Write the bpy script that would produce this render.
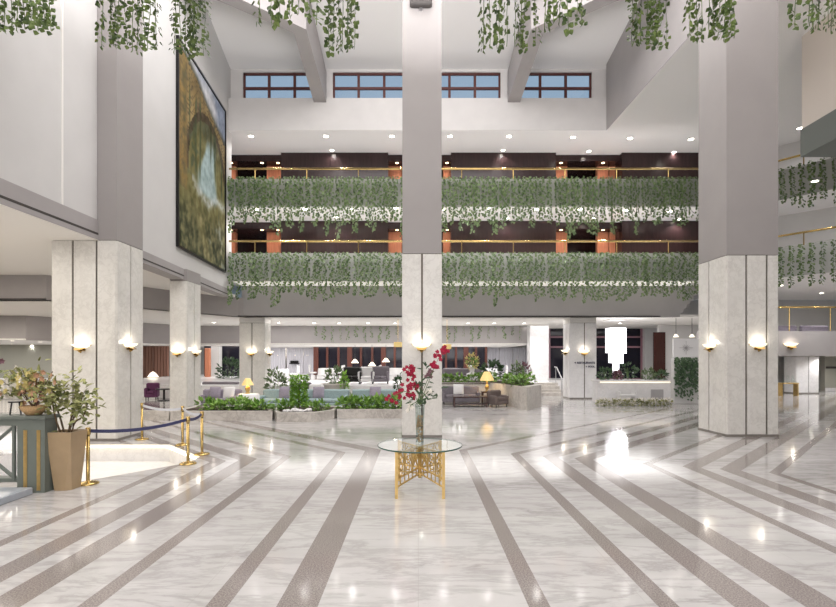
import bpy, math, random
from math import pi, sin, cos, sqrt
random.seed(7)
for o in list(bpy.data.objects): bpy.data.objects.remove(o)
SC = bpy.context.scene
COL = SC.collection
# ------------------------------------------------------------------ camera, world, light, exposure
F, H, HY, CX = 500.0, 2.15, 358.0, 418.0      # focal length in pixels, eye height, horizon row, axis column
cam = bpy.data.cameras.new('camera'); cam_o = bpy.data.objects.new('camera', cam); COL.objects.link(cam_o)
cam.sensor_width = 36.0; cam.lens = F/836*36; cam.shift_y = (HY-303.5)/836
cam.clip_start = .05; cam.clip_end = 300
cam_o.location = (0, 0, H); cam_o.rotation_euler = (pi/2, 0, 0)
SC.camera = cam_o
SC.view_settings.view_transform = 'Standard'; SC.view_settings.look = 'None'
SC.view_settings.exposure = 0.0; SC.view_settings.gamma = 1; SC.view_settings.use_curve_mapping = False
SC.cycles.use_denoising = True
SC.cycles.max_bounces = 8; SC.cycles.diffuse_bounces = 4; SC.cycles.glossy_bounces = 4; SC.cycles.transparent_max_bounces = 12
SC.cycles.sample_clamp_indirect = 6
W = bpy.data.worlds.new('dusk'); SC.world = W; W.use_nodes = True
W.node_tree.nodes['Background'].inputs[0].default_value = (.34, .45, .58, 1)
W.node_tree.nodes['Background'].inputs[1].default_value = 1.0

def light(name, kind, loc, energy, color=(1, 1, 1), parent=None, **kw):
    d = bpy.data.lights.new(name, kind); d.energy = energy; d.color = color
    rot = kw.pop('rot', (0, 0, 0))
    for k, v in kw.items(): setattr(d, k, v)
    o = bpy.data.objects.new(name, d); COL.objects.link(o); o.location = loc; o.rotation_euler = rot
    if parent: o.parent = parent
    return o
# added fill lamps under the closed roof, above and behind the viewer
light('roof_fill', 'AREA', (0, 2, 18.2), 1400, (1, .985, .99), shape='RECTANGLE', size=17, size_y=16)
light('roof_fill_back', 'AREA', (0, 15.3, 16.9), 1100, (1, .985, .99), shape='RECTANGLE', size=15, size_y=5)
light('ceiling_fill', 'AREA', (0, 8.7, 9.75), 2200, (1, .985, .99), shape='RECTANGLE', size=11, size_y=1.2, rot=(pi, 0, 0))  # added upward fill that brightens the roof, no fixture there
light('front_fill', 'AREA', (2, -6.5, 5.0), 900, (1, .985, .99), shape='RECTANGLE', size=16, size_y=6, rot=(pi/2, 0, 0))  # unseen fill added behind the camera for the column fronts
WARM, COOL = (1, .93, .83), (1, .985, .975)

# ------------------------------------------------------------------ helpers
def P(px, py, d): return ((px-CX)/F*d, d, H+(HY-py)/F*d)
def XX(px, d): return (px-CX)/F*d
def ZZ(py, d): return H+(HY-py)/F*d
def G(px, py):
    d = F*H/(py-HY); return ((px-CX)/F*d, d, 0.0)
def lin(c): return tuple((v/255/12.92 if v/255 <= .04045 else ((v/255+.055)/1.055)**2.4) for v in c)

class MB:
    def __init__(s): s.v = []; s.f = []; s.c = None
    def add(s, vs, fs):
        n = len(s.v); s.v += [tuple(v) for v in vs]; s.f += [tuple(i+n for i in f) for f in fs]; return s
    def box(s, x0, x1, y0, y1, z0, z1):
        return s.add([(x0,y0,z0),(x1,y0,z0),(x1,y1,z0),(x0,y1,z0),(x0,y0,z1),(x1,y0,z1),(x1,y1,z1),(x0,y1,z1)],
                     [(0,3,2,1),(4,5,6,7),(0,1,5,4),(1,2,6,5),(2,3,7,6),(3,0,4,7)])
    def bbox(s, x0, x1, y0, y1, z0, z1, b=.02):
        """box with chamfered edges"""
        b = min(b, (x1-x0)*.45, (y1-y0)*.45, (z1-z0)*.45)
        rings = []
        for z, i in ((z0, b), (z0+b, 0), (z1-b, 0), (z1, b)):
            a0, a1, c0, c1 = x0+i, x1-i, y0+i, y1-i
            rings.append([(a0+b,c0,z),(a1-b,c0,z),(a1,c0+b,z),(a1,c1-b,z),(a1-b,c1,z),(a0+b,c1,z),(a0,c1-b,z),(a0,c0+b,z)])
        vs = [p for r in rings for p in r]; fs = [tuple(range(7,-1,-1)), tuple(range(24,32))]
        for k in range(3):
            for i in range(8): fs.append((k*8+i, k*8+(i+1) % 8, k*8+8+(i+1) % 8, k*8+8+i))
        return s.add(vs, fs)
    def prism(s, poly, z0, z1):
        n = len(poly); area = sum(poly[i][0]*poly[(i+1) % n][1]-poly[(i+1) % n][0]*poly[i][1] for i in range(n))
        if area < 0: poly = poly[::-1]
        vs = [(x,y,z0) for x,y in poly]+[(x,y,z1) for x,y in poly]
        return s.add(vs, [tuple(range(n-1,-1,-1)), tuple(range(n,2*n))]+[(i,(i+1) % n,n+(i+1) % n,n+i) for i in range(n)])
    def strip(s, pts, z0, z1, t):
        """wall along a plan polyline, thickness t to the left of the walking direction"""
        nrm = []
        for i in range(len(pts)-1):
            dx, dy = pts[i+1][0]-pts[i][0], pts[i+1][1]-pts[i][1]; l = math.hypot(dx, dy); nrm.append((-dy/l, dx/l))
        off = []
        for i, p in enumerate(pts):
            a = nrm[max(i-1, 0)]; b = nrm[min(i, len(nrm)-1)]
            m = (a[0]+b[0], a[1]+b[1]); k = 2*t/(m[0]**2+m[1]**2); off.append((p[0]+m[0]*k, p[1]+m[1]*k))
        for i in range(len(pts)-1):
            s.prism([pts[i], pts[i+1], off[i+1], off[i]], z0, z1)
        return s
    def tube(s, pts, r, n=6, cap=True):
        rs = r if isinstance(r, (list, tuple)) else [r]*len(pts)
        base = len(s.v)
        for i, p in enumerate(pts):
            a = pts[max(i-1, 0)]; b = pts[min(i+1, len(pts)-1)]
            d = [b[k]-a[k] for k in range(3)]; l = sqrt(sum(q*q for q in d)) or 1; d = [q/l for q in d]
            u = (0, 0, 1) if abs(d[2]) < .9 else (1, 0, 0)
            e = (d[1]*u[2]-d[2]*u[1], d[2]*u[0]-d[0]*u[2], d[0]*u[1]-d[1]*u[0]); l = sqrt(sum(q*q for q in e)); e = [q/l for q in e]
            g = (d[1]*e[2]-d[2]*e[1], d[2]*e[0]-d[0]*e[2], d[0]*e[1]-d[1]*e[0])
            for j in range(n):
                t = 2*pi*j/n
                s.v.append(tuple(p[k]+rs[i]*(cos(t)*e[k]+sin(t)*g[k]) for k in range(3)))
        for i in range(len(pts)-1):
            for j in range(n):
                s.f.append((base+i*n+j, base+i*n+(j+1) % n, base+(i+1)*n+(j+1) % n, base+(i+1)*n+j))
        if cap:
            s.f.append(tuple(base+j for j in range(n-1, -1, -1))); s.f.append(tuple(base+(len(pts)-1)*n+j for j in range(n)))
        return s
    def lathe(s, prof, c=(0, 0, 0), n=20, a0=0, a1=2*pi):
        base = len(s.v); full = abs(a1-a0-2*pi) < 1e-6; m = n if full else n+1
        for r, z in prof:
            for j in range(m):
                t = a0+(a1-a0)*j/n; s.v.append((c[0]+r*cos(t), c[1]+r*sin(t), c[2]+z))
        for i in range(len(prof)-1):
            for j in range(n):
                k = (j+1) % m
                s.f.append((base+i*m+j, base+i*m+k, base+(i+1)*m+k, base+(i+1)*m+j))
        return s
    def leaf(s, p, d, up, L, wd):
        """a folded pointed leaf at p along d"""
        l = sqrt(sum(q*q for q in d)) or 1; d = [q/l for q in d]
        e = [d[1]*up[2]-d[2]*up[1], d[2]*up[0]-d[0]*up[2], d[0]*up[1]-d[1]*up[0]]; l = sqrt(sum(q*q for q in e)) or 1; e = [q/l for q in e]
        n = [e[1]*d[2]-e[2]*d[1], e[2]*d[0]-e[0]*d[2], e[0]*d[1]-e[1]*d[0]]
        def q(a, b, c): return tuple(p[k]+L*a*d[k]+wd*b*e[k]+L*c*n[k] for k in range(3))
        return s.add([q(0,0,0), q(.3,.5,.08), q(1,0,-.05), q(.3,-.5,.08), q(.45,0,-.06), q(.7,.3,.04), q(.7,-.3,.04)],
                     [(0,1,5,4), (4,5,2), (0,4,6,3), (4,2,6)])
    def build(s, name, m, parent=None, smooth=False, loc=None):
        me = bpy.data.meshes.new(name); me.from_pydata(s.v, [], s.f); me.materials.append(m)
        if smooth:
            for p in me.polygons: p.use_smooth = True
        me.update()
        o = bpy.data.objects.new(name, me); COL.objects.link(o)
        if parent: o.parent = parent
        if loc: o.location = loc
        return o

def tag(o, label=None, cat=None, group=None, kind=None):
    if label: o['label'] = label
    if cat: o['category'] = cat
    if group: o['group'] = group
    if kind: o['kind'] = kind
    return o
def T(name, label, cat, loc=(0, 0, 0), group=None, rz=0):
    o = bpy.data.objects.new(name, None); COL.objects.link(o); o.location = loc; o.rotation_euler = (0, 0, rz); o.empty_display_size = .1
    return tag(o, label, cat, group)
def S(name, mb, m, parent=None):
    o = mb.build(name, m, parent)
    if not parent: o['kind'] = 'structure'
    return o
def kids(o): return [c for c in COL.objects if c.parent == o]
def dup(o, loc=None, rz=None, label=None, group=None, parent=None):
    c = o.copy(); COL.objects.link(c)
    if parent: c.parent = parent
    for ch in kids(o): dup(ch, parent=c)
    if loc is not None: c.location = loc
    if rz is not None: c.rotation_euler = (0, 0, rz)
    if label: c['label'] = label
    if group: c['group'] = group
    return c
ORD = ['first', 'second', 'third', 'fourth', 'fifth', 'sixth', 'seventh', 'eighth', 'ninth', 'tenth', 'eleventh', 'twelfth',
       'thirteenth', 'fourteenth', 'fifteenth', 'sixteenth', 'seventeenth', 'eighteenth', 'nineteenth', 'twentieth']

# ------------------------------------------------------------------ materials
def mat(name, rgb, rough=.5, metal=0, var=0, scale=6, emit=0, emit_rgb=None, trans=0, spec=.5, ior=1.45, stretch=None, alpha=None):
    m = bpy.data.materials.new(name); m.use_nodes = True; nt = m.node_tree; b = nt.nodes['Principled BSDF']
    c = lin(rgb)
    b.inputs['Base Color'].default_value = (*c, 1); b.inputs['Roughness'].default_value = rough
    b.inputs['Metallic'].default_value = metal; b.inputs['Specular IOR Level'].default_value = spec; b.inputs['IOR'].default_value = ior
    b.inputs['Transmission Weight'].default_value = trans
    if emit:
        b.inputs['Emission Color'].default_value = (*lin(emit_rgb or rgb), 1); b.inputs['Emission Strength'].default_value = emit
    if var:
        tc = nt.nodes.new('ShaderNodeTexCoord'); mp = nt.nodes.new('ShaderNodeMapping'); nz = nt.nodes.new('ShaderNodeTexNoise')
        rp = nt.nodes.new('ShaderNodeValToRGB')
        nt.links.new(tc.outputs['Object'], mp.inputs[0]); nt.links.new(mp.outputs[0], nz.inputs['Vector']); nt.links.new(nz.outputs[0], rp.inputs[0])
        if stretch: mp.inputs['Scale'].default_value = stretch
        nz.inputs['Scale'].default_value = scale; nz.inputs['Detail'].default_value = 4
        rp.color_ramp.elements[0].position = .3; rp.color_ramp.elements[1].position = .7
        rp.color_ramp.elements[0].color = (*[max(0, q*(1-var)) for q in c], 1); rp.color_ramp.elements[1].color = (*[min(1, q*(1+var)) for q in c], 1)
        nt.links.new(rp.outputs[0], b.inputs['Base Color'])
    return m

def math_node(nt, op, a, b=None, c=None):
    n = nt.nodes.new('ShaderNodeMath'); n.operation = op
    for i, v in enumerate((a, b, c)):
        if v is None: continue
        if isinstance(v, (int, float)): n.inputs[i].default_value = v
        else: nt.links.new(v, n.inputs[i])
    return n.outputs[0]

def marble_color(nt, light_rgb, vein_rgb, scale, amount, stretch=(1, 1, 1)):
    g = nt.nodes.new('ShaderNodeNewGeometry'); mp = nt.nodes.new('ShaderNodeMapping'); mp.inputs['Scale'].default_value = stretch; mp.inputs['Rotation'].default_value = (0, 0, .6 if stretch[0] != 1 else 0)
    nt.links.new(g.outputs['Position'], mp.inputs[0])
    n1 = nt.nodes.new('ShaderNodeTexNoise'); n1.inputs['Scale'].default_value = scale; n1.inputs['Detail'].default_value = 12; n1.inputs['Roughness'].default_value = .68; n1.inputs['Distortion'].default_value = .35
    nt.links.new(mp.outputs[0], n1.inputs['Vector'])
    d = math_node(nt, 'ABSOLUTE', math_node(nt, 'SUBTRACT', n1.outputs[0], .5))
    mr = nt.nodes.new('ShaderNodeMapRange'); mr.inputs[1].default_value = 0; mr.inputs[2].default_value = .055; mr.inputs[3].default_value = amount; mr.inputs[4].default_value = 0
    nt.links.new(d, mr.inputs[0])
    n2 = nt.nodes.new('ShaderNodeTexNoise'); n2.inputs['Scale'].default_value = scale*.6; n2.inputs['Detail'].default_value = 10; n2.inputs['Roughness'].default_value = .65
    nt.links.new(mp.outputs[0], n2.inputs['Vector'])
    m2 = nt.nodes.new('ShaderNodeMapRange'); m2.inputs[1].default_value = .42; m2.inputs[2].default_value = .7; m2.inputs[3].default_value = 0; m2.inputs[4].default_value = amount*.75
    nt.links.new(n2.outputs[0], m2.inputs[0])
    n3 = nt.nodes.new('ShaderNodeTexNoise'); n3.inputs['Scale'].default_value = scale*.35; n3.inputs['Detail'].default_value = 2
    nt.links.new(mp.outputs[0], n3.inputs['Vector'])
    fac = math_node(nt, 'MULTIPLY', math_node(nt, 'ADD', mr.outputs[0], m2.outputs[0]), math_node(nt, 'MULTIPLY', n3.outputs[0], 1.9)); 
    fac = math_node(nt, 'MINIMUM', fac, 1.0)
    mx = nt.nodes.new('ShaderNodeMix'); mx.data_type = 'RGBA'
    mx.inputs[6].default_value = (*lin(light_rgb), 1); mx.inputs[7].default_value = (*lin(vein_rgb), 1)
    nt.links.new(fac, mx.inputs[0])
    return mx.outputs[2], g

def marble(name, light_rgb, vein_rgb, scale=2.2, amount=.5, rough=.2):
    m = bpy.data.materials.new(name); m.use_nodes = True; nt = m.node_tree; b = nt.nodes['Principled BSDF']
    c, _ = marble_color(nt, light_rgb, vein_rgb, scale, amount)
    nt.links.new(c, b.inputs['Base Color']); b.inputs['Roughness'].default_value = rough
    return m

def floor_material():
    m = bpy.data.materials.new('polished_marble_floor'); m.use_nodes = True; nt = m.node_tree; b = nt.nodes['Principled BSDF']
    base, g = marble_color(nt, (198, 195, 193), (134, 130, 127), 1.5, .36, (.45, 1.7, 1))
    sp = nt.nodes.new('ShaderNodeSeparateXYZ'); nt.links.new(g.outputs['Position'], sp.inputs[0])
    x, y = sp.outputs[0], sp.outputs[1]
    ax = math_node(nt, 'ABSOLUTE', x)
    a2 = math_node(nt, 'DIVIDE', math_node(nt, 'ADD', math_node(nt, 'SUBTRACT', ax, y), 12.1), 1.414)
    a = math_node(nt, 'MINIMUM', ax, a2)
    right = math_node(nt, 'GREATER_THAN', x, 0); left = math_node(nt, 'LESS_THAN', x, 0)
    def bands(L):
        acc = None
        for lo, hi in L:
            c = math_node(nt, 'COMPARE', a, (lo+hi)/2, (hi-lo)/2)
            acc = c if acc is None else math_node(nt, 'MAXIMUM', acc, c)
        return acc
    R = bands([(.958,1.145),(2.08,2.26),(2.735,3.04),(3.35,3.69),(4.585,4.75),(5.25,5.55),(5.84,6.17),(6.58,6.75),(8.2,8.4),(9.0,9.3)])
    Lb = bands([(.868,1.226),(1.65,1.84),(2.77,2.946),(3.436,3.776),(4.0,4.3),(4.76,4.92),(6.3,6.5),(7.2,7.5),(7.9,8.2)])
    mask = math_node(nt, 'MAXIMUM', math_node(nt, 'MULTIPLY', R, right), math_node(nt, 'MULTIPLY', Lb, left))
    # joints between the slabs
    def joint(v, per):
        fr = math_node(nt, 'FRACT', math_node(nt, 'DIVIDE', v, per))
        return math_node(nt, 'LESS_THAN', fr, .006/per)
    j = math_node(nt, 'MAXIMUM', joint(math_node(nt, 'ADD', x, 20.0), 1.0), joint(math_node(nt, 'ADD', y, 20.3), 1.0))
    jm = nt.nodes.new('ShaderNodeMix'); jm.data_type = 'RGBA'; jm.inputs[7].default_value = (*lin((170, 165, 160)), 1)
    nt.links.new(math_node(nt, 'MULTIPLY', j, .5), jm.inputs[0]); nt.links.new(base, jm.inputs[6])
    # speckled granite inlay
    nz = nt.nodes.new('ShaderNodeTexNoise'); nz.inputs['Scale'].default_value = 70; nz.inputs['Detail'].default_value = 3
    nt.links.new(g.outputs['Position'], nz.inputs['Vector'])
    rp = nt.nodes.new('ShaderNodeValToRGB'); rp.color_ramp.elements[0].position = .35; rp.color_ramp.elements[1].position = .68
    rp.color_ramp.elements[0].color = (*lin((122, 114, 111)), 1); rp.color_ramp.elements[1].color = (*lin((166, 157, 152)), 1)
    nt.links.new(nz.outputs[0], rp.inputs[0])
    mx = nt.nodes.new('ShaderNodeMix'); mx.data_type = 'RGBA'
    nt.links.new(mask, mx.inputs[0]); nt.links.new(jm.outputs[2], mx.inputs[6]); nt.links.new(rp.outputs[0], mx.inputs[7])
    nt.links.new(mx.outputs[2], b.inputs['Base Color'])
    b.inputs['Roughness'].default_value = .09; b.inputs['IOR'].default_value = 1.55
    return m

def leaf_mat(name, a, b_, rough=.45):
    m = bpy.data.materials.new(name); m.use_nodes = True; nt = m.node_tree; b = nt.nodes['Principled BSDF']
    g = nt.nodes.new('ShaderNodeNewGeometry')
    nz = nt.nodes.new('ShaderNodeTexNoise'); nz.inputs['Scale'].default_value = 7; nt.links.new(g.outputs['Position'], nz.inputs['Vector'])
    rp = nt.nodes.new('ShaderNodeValToRGB'); rp.color_ramp.elements[0].position = .35; rp.color_ramp.elements[1].position = .65
    rp.color_ramp.elements[0].color = (*lin(a), 1); rp.color_ramp.elements[1].color = (*lin(b_), 1)
    nt.links.new(nz.outputs[0], rp.inputs[0]); nt.links.new(rp.outputs[0], b.inputs['Base Color']); b.inputs['Roughness'].default_value = rough
    return m

def glass_mat(name, tint, gloss=.12):
    m = bpy.data.materials.new(name); m.use_nodes = True; nt = m.node_tree
    for n in list(nt.nodes):
        if n.type != 'OUTPUT_MATERIAL': nt.nodes.remove(n)
    out = nt.nodes['Material Output']; t = nt.nodes.new('ShaderNodeBsdfTransparent'); gl = nt.nodes.new('ShaderNodeBsdfGlossy'); mx = nt.nodes.new('ShaderNodeMixShader'); fr = nt.nodes.new('ShaderNodeFresnel')
    t.inputs[0].default_value = (*tint, 1); gl.inputs['Roughness'].default_value = .02; fr.inputs[0].default_value = 1.45
    g = nt.nodes.new('ShaderNodeNewGeometry'); fac = math_node(nt, 'MULTIPLY', math_node(nt, 'ADD', fr.outputs[0], gloss*.3), math_node(nt, 'SUBTRACT', 1.0, g.outputs['Backfacing']))
    nt.links.new(fac, mx.inputs[0]); nt.links.new(t.outputs[0], mx.inputs[1]); nt.links.new(gl.outputs[0], mx.inputs[2]); nt.links.new(mx.outputs[0], out.inputs[0])
    return m

M = dict(
    wall=mat('white_plaster', (216, 213, 211), .8, var=.03, scale=1.5),
    wall2=mat('pale_plaster', (204, 202, 200), .8, var=.02, scale=1.2),
    beige=mat('beige_plaster', (220, 210, 200), .8),
    grey=mat('grey_paint', (164, 159, 158), .6, var=.03, scale=1.5),
    greyd=mat('grey_fascia', (172, 169, 169), .6, var=.03, scale=1.5),
    shaft=mat('grey_column_panel', (156, 151, 149), .5, var=.03, scale=1.2),
    ceil=mat('ceiling_white', (238, 236, 235), .85),
    ceilw=mat('warm_white_ceiling', (232, 229, 224), .85),
    fascia=mat('grey_gallery_front', (164, 164, 158), .7),
    fascia2=mat('light_grey_gallery_front', (186, 186, 182), .7),
    slot=mat('dark_slot', (70, 66, 64), .6),
    marble=marble('column_marble', (222, 219, 213), (164, 159, 152), 3.4, .2, .22),
    marble_far=marble('white_marble', (230, 228, 228), (184, 182, 182), 2.8, .2, .25),
    stone=marble('planter_stone', (205, 199, 192), (160, 153, 146), 3, .5, .35),
    floor=floor_material(),
    plinth=mat('grey_stone_plinth', (128, 122, 116), .3, var=.1),
    joint=mat('bronze_joint', (96, 88, 78), .4, .6),
    gold=mat('polished_brass', (196, 168, 108), .22, 1, var=.08, scale=9),
    goldpaint=mat('gilded_metal', (206, 174, 112), .36, .75, var=.12, scale=14),
    steel=mat('brushed_steel', (190, 190, 192), .3, 1),
    black=mat('black_lacquer', (22, 20, 20), .3),
    wood=mat('dark_wood', (62, 36, 32), .25, var=.25, scale=3, stretch=(6, 6, .6)),
    panelw=mat('dark_brown_panel', (48, 32, 32), .22, var=.2, scale=2, stretch=(5, 5, .5)),
    redwood=mat('red_brown_wood', (98, 54, 44), .35, var=.2, scale=3, stretch=(6, 6, .6)),
    orange=mat('honey_wood', (186, 118, 88), .4, var=.12, scale=3, stretch=(6, 6, .6)),
    mullion=mat('brown_window_frame', (92, 52, 48), .4),
    night=mat('night_glass', (36, 34, 44), .06),
    skyglass=glass_mat('clear_pane', (.92, .95, .97)),
    vaseglass=glass_mat('vase_glass', (.86, .9, .89), .35),
    tableglass=glass_mat('table_glass', (.95, .98, .97), .0),
    glassedge=mat('green_glass_edge', (60, 92, 84), .1),
    teal=mat('teal_fabric', (150, 167, 168), .9, var=.1, scale=20),
    lilac=mat('lilac_grey_fabric', (150, 142, 154), .9, var=.1, scale=20),
    greyfab=mat('grey_fabric', (122, 116, 122), .9, var=.12, scale=20),
    whitefab=mat('white_fabric', (226, 224, 224), .9),
    purple=mat('purple_velvet', (92, 48, 82), .8),
    brownfab=mat('taupe_fabric', (104, 92, 88), .9),
    curtain=mat('white_curtain', (222, 220, 226), .85, var=.08, scale=4, stretch=(8, 8, .1)),
    browncurtain=mat('brown_curtain', (176, 134, 118), .85, var=.3, scale=4, stretch=(8, 8, .1)),
    ivy=leaf_mat('ivy_leaf', (58, 80, 38), (118, 138, 72)),
    ivydark=leaf_mat('dark_ivy_leaf', (62, 88, 46), (124, 144, 92)),
    ivyshade=leaf_mat('grey_green_ivy_leaf', (76, 100, 62), (134, 152, 108)),
    fern=leaf_mat('fern_leaf', (80, 124, 44), (152, 188, 92)),
    topiary=leaf_mat('topiary_leaf', (92, 146, 40), (160, 202, 80)),
    deepleaf=leaf_mat('deep_green_leaf', (44, 70, 44), (84, 110, 74)),
    olive=leaf_mat('olive_leaf', (100, 108, 58), (176, 176, 116)),
    stem=mat('brown_stem', (96, 78, 56), .7),
    greenstem=mat('green_stem', (92, 118, 66), .6),
    red=mat('crimson_petal', (170, 26, 62), .5, var=.25, scale=30),
    whitepetal=mat('white_petal', (238, 232, 222), .6),
    yellowpetal=mat('yellow_petal', (214, 198, 132), .6),
    orangepetal=mat('orange_petal', (204, 160, 128), .6),
    mauve=mat('mauve_petal', (128, 92, 100), .6),
    soil=mat('dark_soil', (70, 58, 48), .95, var=.3, scale=20),
    sage=mat('sage_green_paint', (112, 118, 111), .45, var=.05, scale=5),
    bluestone=mat('blue_grey_marble', (172, 178, 186), .2, var=.1, scale=4),
    taupe=mat('taupe_ceramic', (172, 148, 116), .4, var=.06, scale=5),
    wicker=mat('straw_bowl', (186, 152, 110), .8, var=.25, scale=40),
    navy=mat('navy_belt', (66, 68, 104), .7),
    pale=mat('pale_belt', (196, 198, 206), .7),
    pebble=mat('amber_pebble', (182, 140, 76), .3, var=.4, scale=60),
    shade=mat('yellow_lamp_shade', (238, 208, 140), .7, emit=.3, emit_rgb=(255, 224, 150)),
    shadew=mat('white_lamp_shade', (250, 244, 232), .7, emit=1.6, emit_rgb=(255, 240, 214)),
    bowl=mat('opal_glass_bowl', (255, 248, 232), .4, emit=1.2, emit_rgb=(255, 240, 206)),
    bulb=mat('lit_bulb', (255, 250, 240), .4, emit=22, emit_rgb=(255, 246, 230)),
    bulbwarm=mat('warm_lit_bulb', (255, 220, 180), .4, emit=14, emit_rgb=(255, 206, 150)),
    led=mat('led_strip', (255, 240, 200), .4, emit=3, emit_rgb=(255, 240, 200)),
    lit_soffit=mat('lit_soffit_band', (255, 250, 240), .4, emit=.5, emit_rgb=(255, 250, 240)),  # brightness of a lit soffit put in as emission
    crystal=mat('lit_crystal', (250, 250, 255), .3, emit=1.3, emit_rgb=(250, 248, 255)),
    sign=mat('sign_letter', (74, 74, 92), .5),
    greenwall=mat('green_grey_paint', (116, 120, 116), .6),
    olivewall=mat('olive_grey_paint', (166, 164, 152), .7),
)

# ================================================================== SETTING
ZF = 24.0                                        # plane of the balconies
PIT = [(-5.85, 8.72), (-8.0, 8.72), (-9.2, 10.0), (-9.2, 11.6), (-8.35, 12.45), (-6.2, 12.45), (-4.75, 10.9), (-4.72, 10.25)]
def build_floor():
    import bmesh
    bm = bmesh.new(); es = []
    for loop in ([(-46, -8), (46, -8), (46, 64), (-46, 64)], PIT):
        vs = [bm.verts.new((x, y, 0)) for x, y in loop]
        es += [bm.edges.new((vs[i], vs[(i+1) % len(vs)])) for i in range(len(vs))]
    bmesh.ops.triangle_fill(bm, edges=es, use_beauty=True)
    for f in bm.faces:
        if f.normal.z < 0: f.normal_flip()
    r = bmesh.ops.dissolve_limit(bm, angle_limit=.01, verts=bm.verts, edges=bm.edges)
    me = bpy.data.meshes.new('floor'); bm.to_mesh(me); bm.free(); me.materials.append(M['floor'])
    o = bpy.data.objects.new('floor', me); COL.objects.link(o); o['kind'] = 'structure'
build_floor()
S('trim_1', MB().strip(PIT+PIT[:1], -.5, -.002, .12), M['marble_far'])          # sides of the sunken basin
S('floor_basin', MB().prism([(x*1.005, y*1.005) for x, y in PIT], -.5, -.42), M['marble_far'])
ledpts = [(-8.9, 11.8), (-8.32, 12.38), (-6.23, 12.38), (-4.86, 10.92)]
led = MB()
for a, b in zip(ledpts, ledpts[1:]): led.tube([(a[0], a[1], -.05), (b[0], b[1], -.05)], .022, 6)
tag(led.build('glow_strip', M['led']), 'glowing warm light strip under the rim of the sunken marble basin', 'light strip')

tag(MB().box(-9.0, 13.5, 24.35, 25.7, 5.855, 5.871).build('glow_strip', M['lit_soffit']), 'long glowing panel standing in for lit soffit under the lower back gallery', 'light strip')  # no lamp: plain soffit whose lit look is put in as glow
# roof
def roof_h(y): return H+14.0+.19*(24.5-y)
XL, XR = -9.1, 9.04
S('ceiling', MB().add([(-9.6, 24.55, roof_h(24.55)), (9.6, 24.55, roof_h(24.55)), (9.6, 10, roof_h(10)), (-9.6, 10, roof_h(10)), (9.6, -8, roof_h(10)), (-9.6, -8, roof_h(10))],
                      [(0, 1, 2, 3), (3, 2, 4, 5)]), M['ceil'])
def zz(py, d): return ZZ(py, d)
# clerestory strip: fascia, piers, windows
hS = 13.09; hSill = 14.63
S('wall_back_fascia', MB().box(XL, XR, ZF, ZF+.45, hS, hSill), M['wall'])
wins = [(243.4, 320.2), (333, 409.8), (424, 500.4), (514.6, 591.4)]
ZW = 24.4
xs = [XL-.3]+[XX(p, ZW) for w in wins for p in w]+[XR+.3]
piers = MB()
for i in range(0, len(xs), 2): piers.box(xs[i], xs[i+1], ZW-.1, ZW+.14, hSill-.1, ZZ(73, ZW))
piers.box(xs[0], xs[-1], ZW-.1, ZW+.14, ZZ(73, ZW), roof_h(ZW)+.1)
S('wall_back_clerestory', piers, M['wall'])
zb, zt = hSill-.08, ZZ(73, ZW)
for i, w in enumerate(wins):
    a, b = XX(w[0], ZW), XX(w[1], ZW)
    win = S('window_%d' % (i+1), MB().box(a, b, ZW, ZW+.1, zt-.09, zt).box(a, a+.09, ZW, ZW+.1, zb, zt).box(b-.09, b, ZW, ZW+.1, zb, zt), M['mullion'])
    for k in (1, 2):
        c = a+(b-a)*k/3; S('mullion', MB().box(c-.06, c+.06, ZW-.01, ZW+.1, zb, zt), M['mullion'], win)
    hz = ZZ(88.3, ZW); S('transom', MB().box(a, b, ZW-.02, ZW+.09, hz-.055, hz+.055), M['mullion'], win)
    S('pane', MB().box(a, b, ZW+.04, ZW+.05, zb, zt), M['skyglass'], win)
# roof beams
for sgn, lab in ((-1, 'grey angled roof beam ending left of the middle column'), (1, 'grey angled roof beam ending right of the middle column')):
    pts = [(sgn*4.7 if sgn < 0 else 4.6, 24.0), (sgn*4.7 if sgn < 0 else 4.75, 19.9), (sgn*6.95, 18.7), (sgn*9.3, 17.4)]
    hb = [H+12.27, H+13.0, H+13.35, H+13.6]; b = MB(); w = .3
    nv = []
    for i, p in enumerate(pts):
        # widen across the walking direction
        q0, q1 = pts[max(i-1, 0)], pts[min(i+1, 3)]; dx, dy = q1[0]-q0[0], q1[1]-q0[1]; l = math.hypot(dx, dy)
        nx, ny = -dy/l*w, dx/l*w; top = roof_h(p[1])+.05
        if i == 0: top = hSill+1.25
        nv += [(p[0]-nx, p[1]-ny, hb[i]), (p[0]+nx, p[1]+ny, hb[i]), (p[0]+nx, p[1]+ny, top), (p[0]-nx, p[1]-ny, top)]
    fs = [(0, 1, 2, 3), (15, 14, 13, 12)]
    for i in range(3):
        for k in range(4): fs.append((i*4+k, i*4+4+k, i*4+4+(k+1) % 4, i*4+(k+1) % 4))
    b.add(nv, fs); tag(b.build('roof_beam', M['grey']), lab, 'beam')
# right fascia hanging from the roof, the soffit beyond it
S('wall_right_fascia', MB().prism([(9.04, 24), (9.4, 10), (9.4, -8), (9.8, -8), (9.8, 10), (9.5, 24.4)], hS, 19), M['grey'])
S('ceiling_soffit', MB().prism([(XL, ZF+.015), (XR+.02, ZF+.015), (9.42, 10), (9.42, -8), (28, -8), (28, 32), (-11.6, 32), (-11.6, ZF+.3), (XL, ZF+.3)], hS-.012, hS+.0), M['ceil'])
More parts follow.
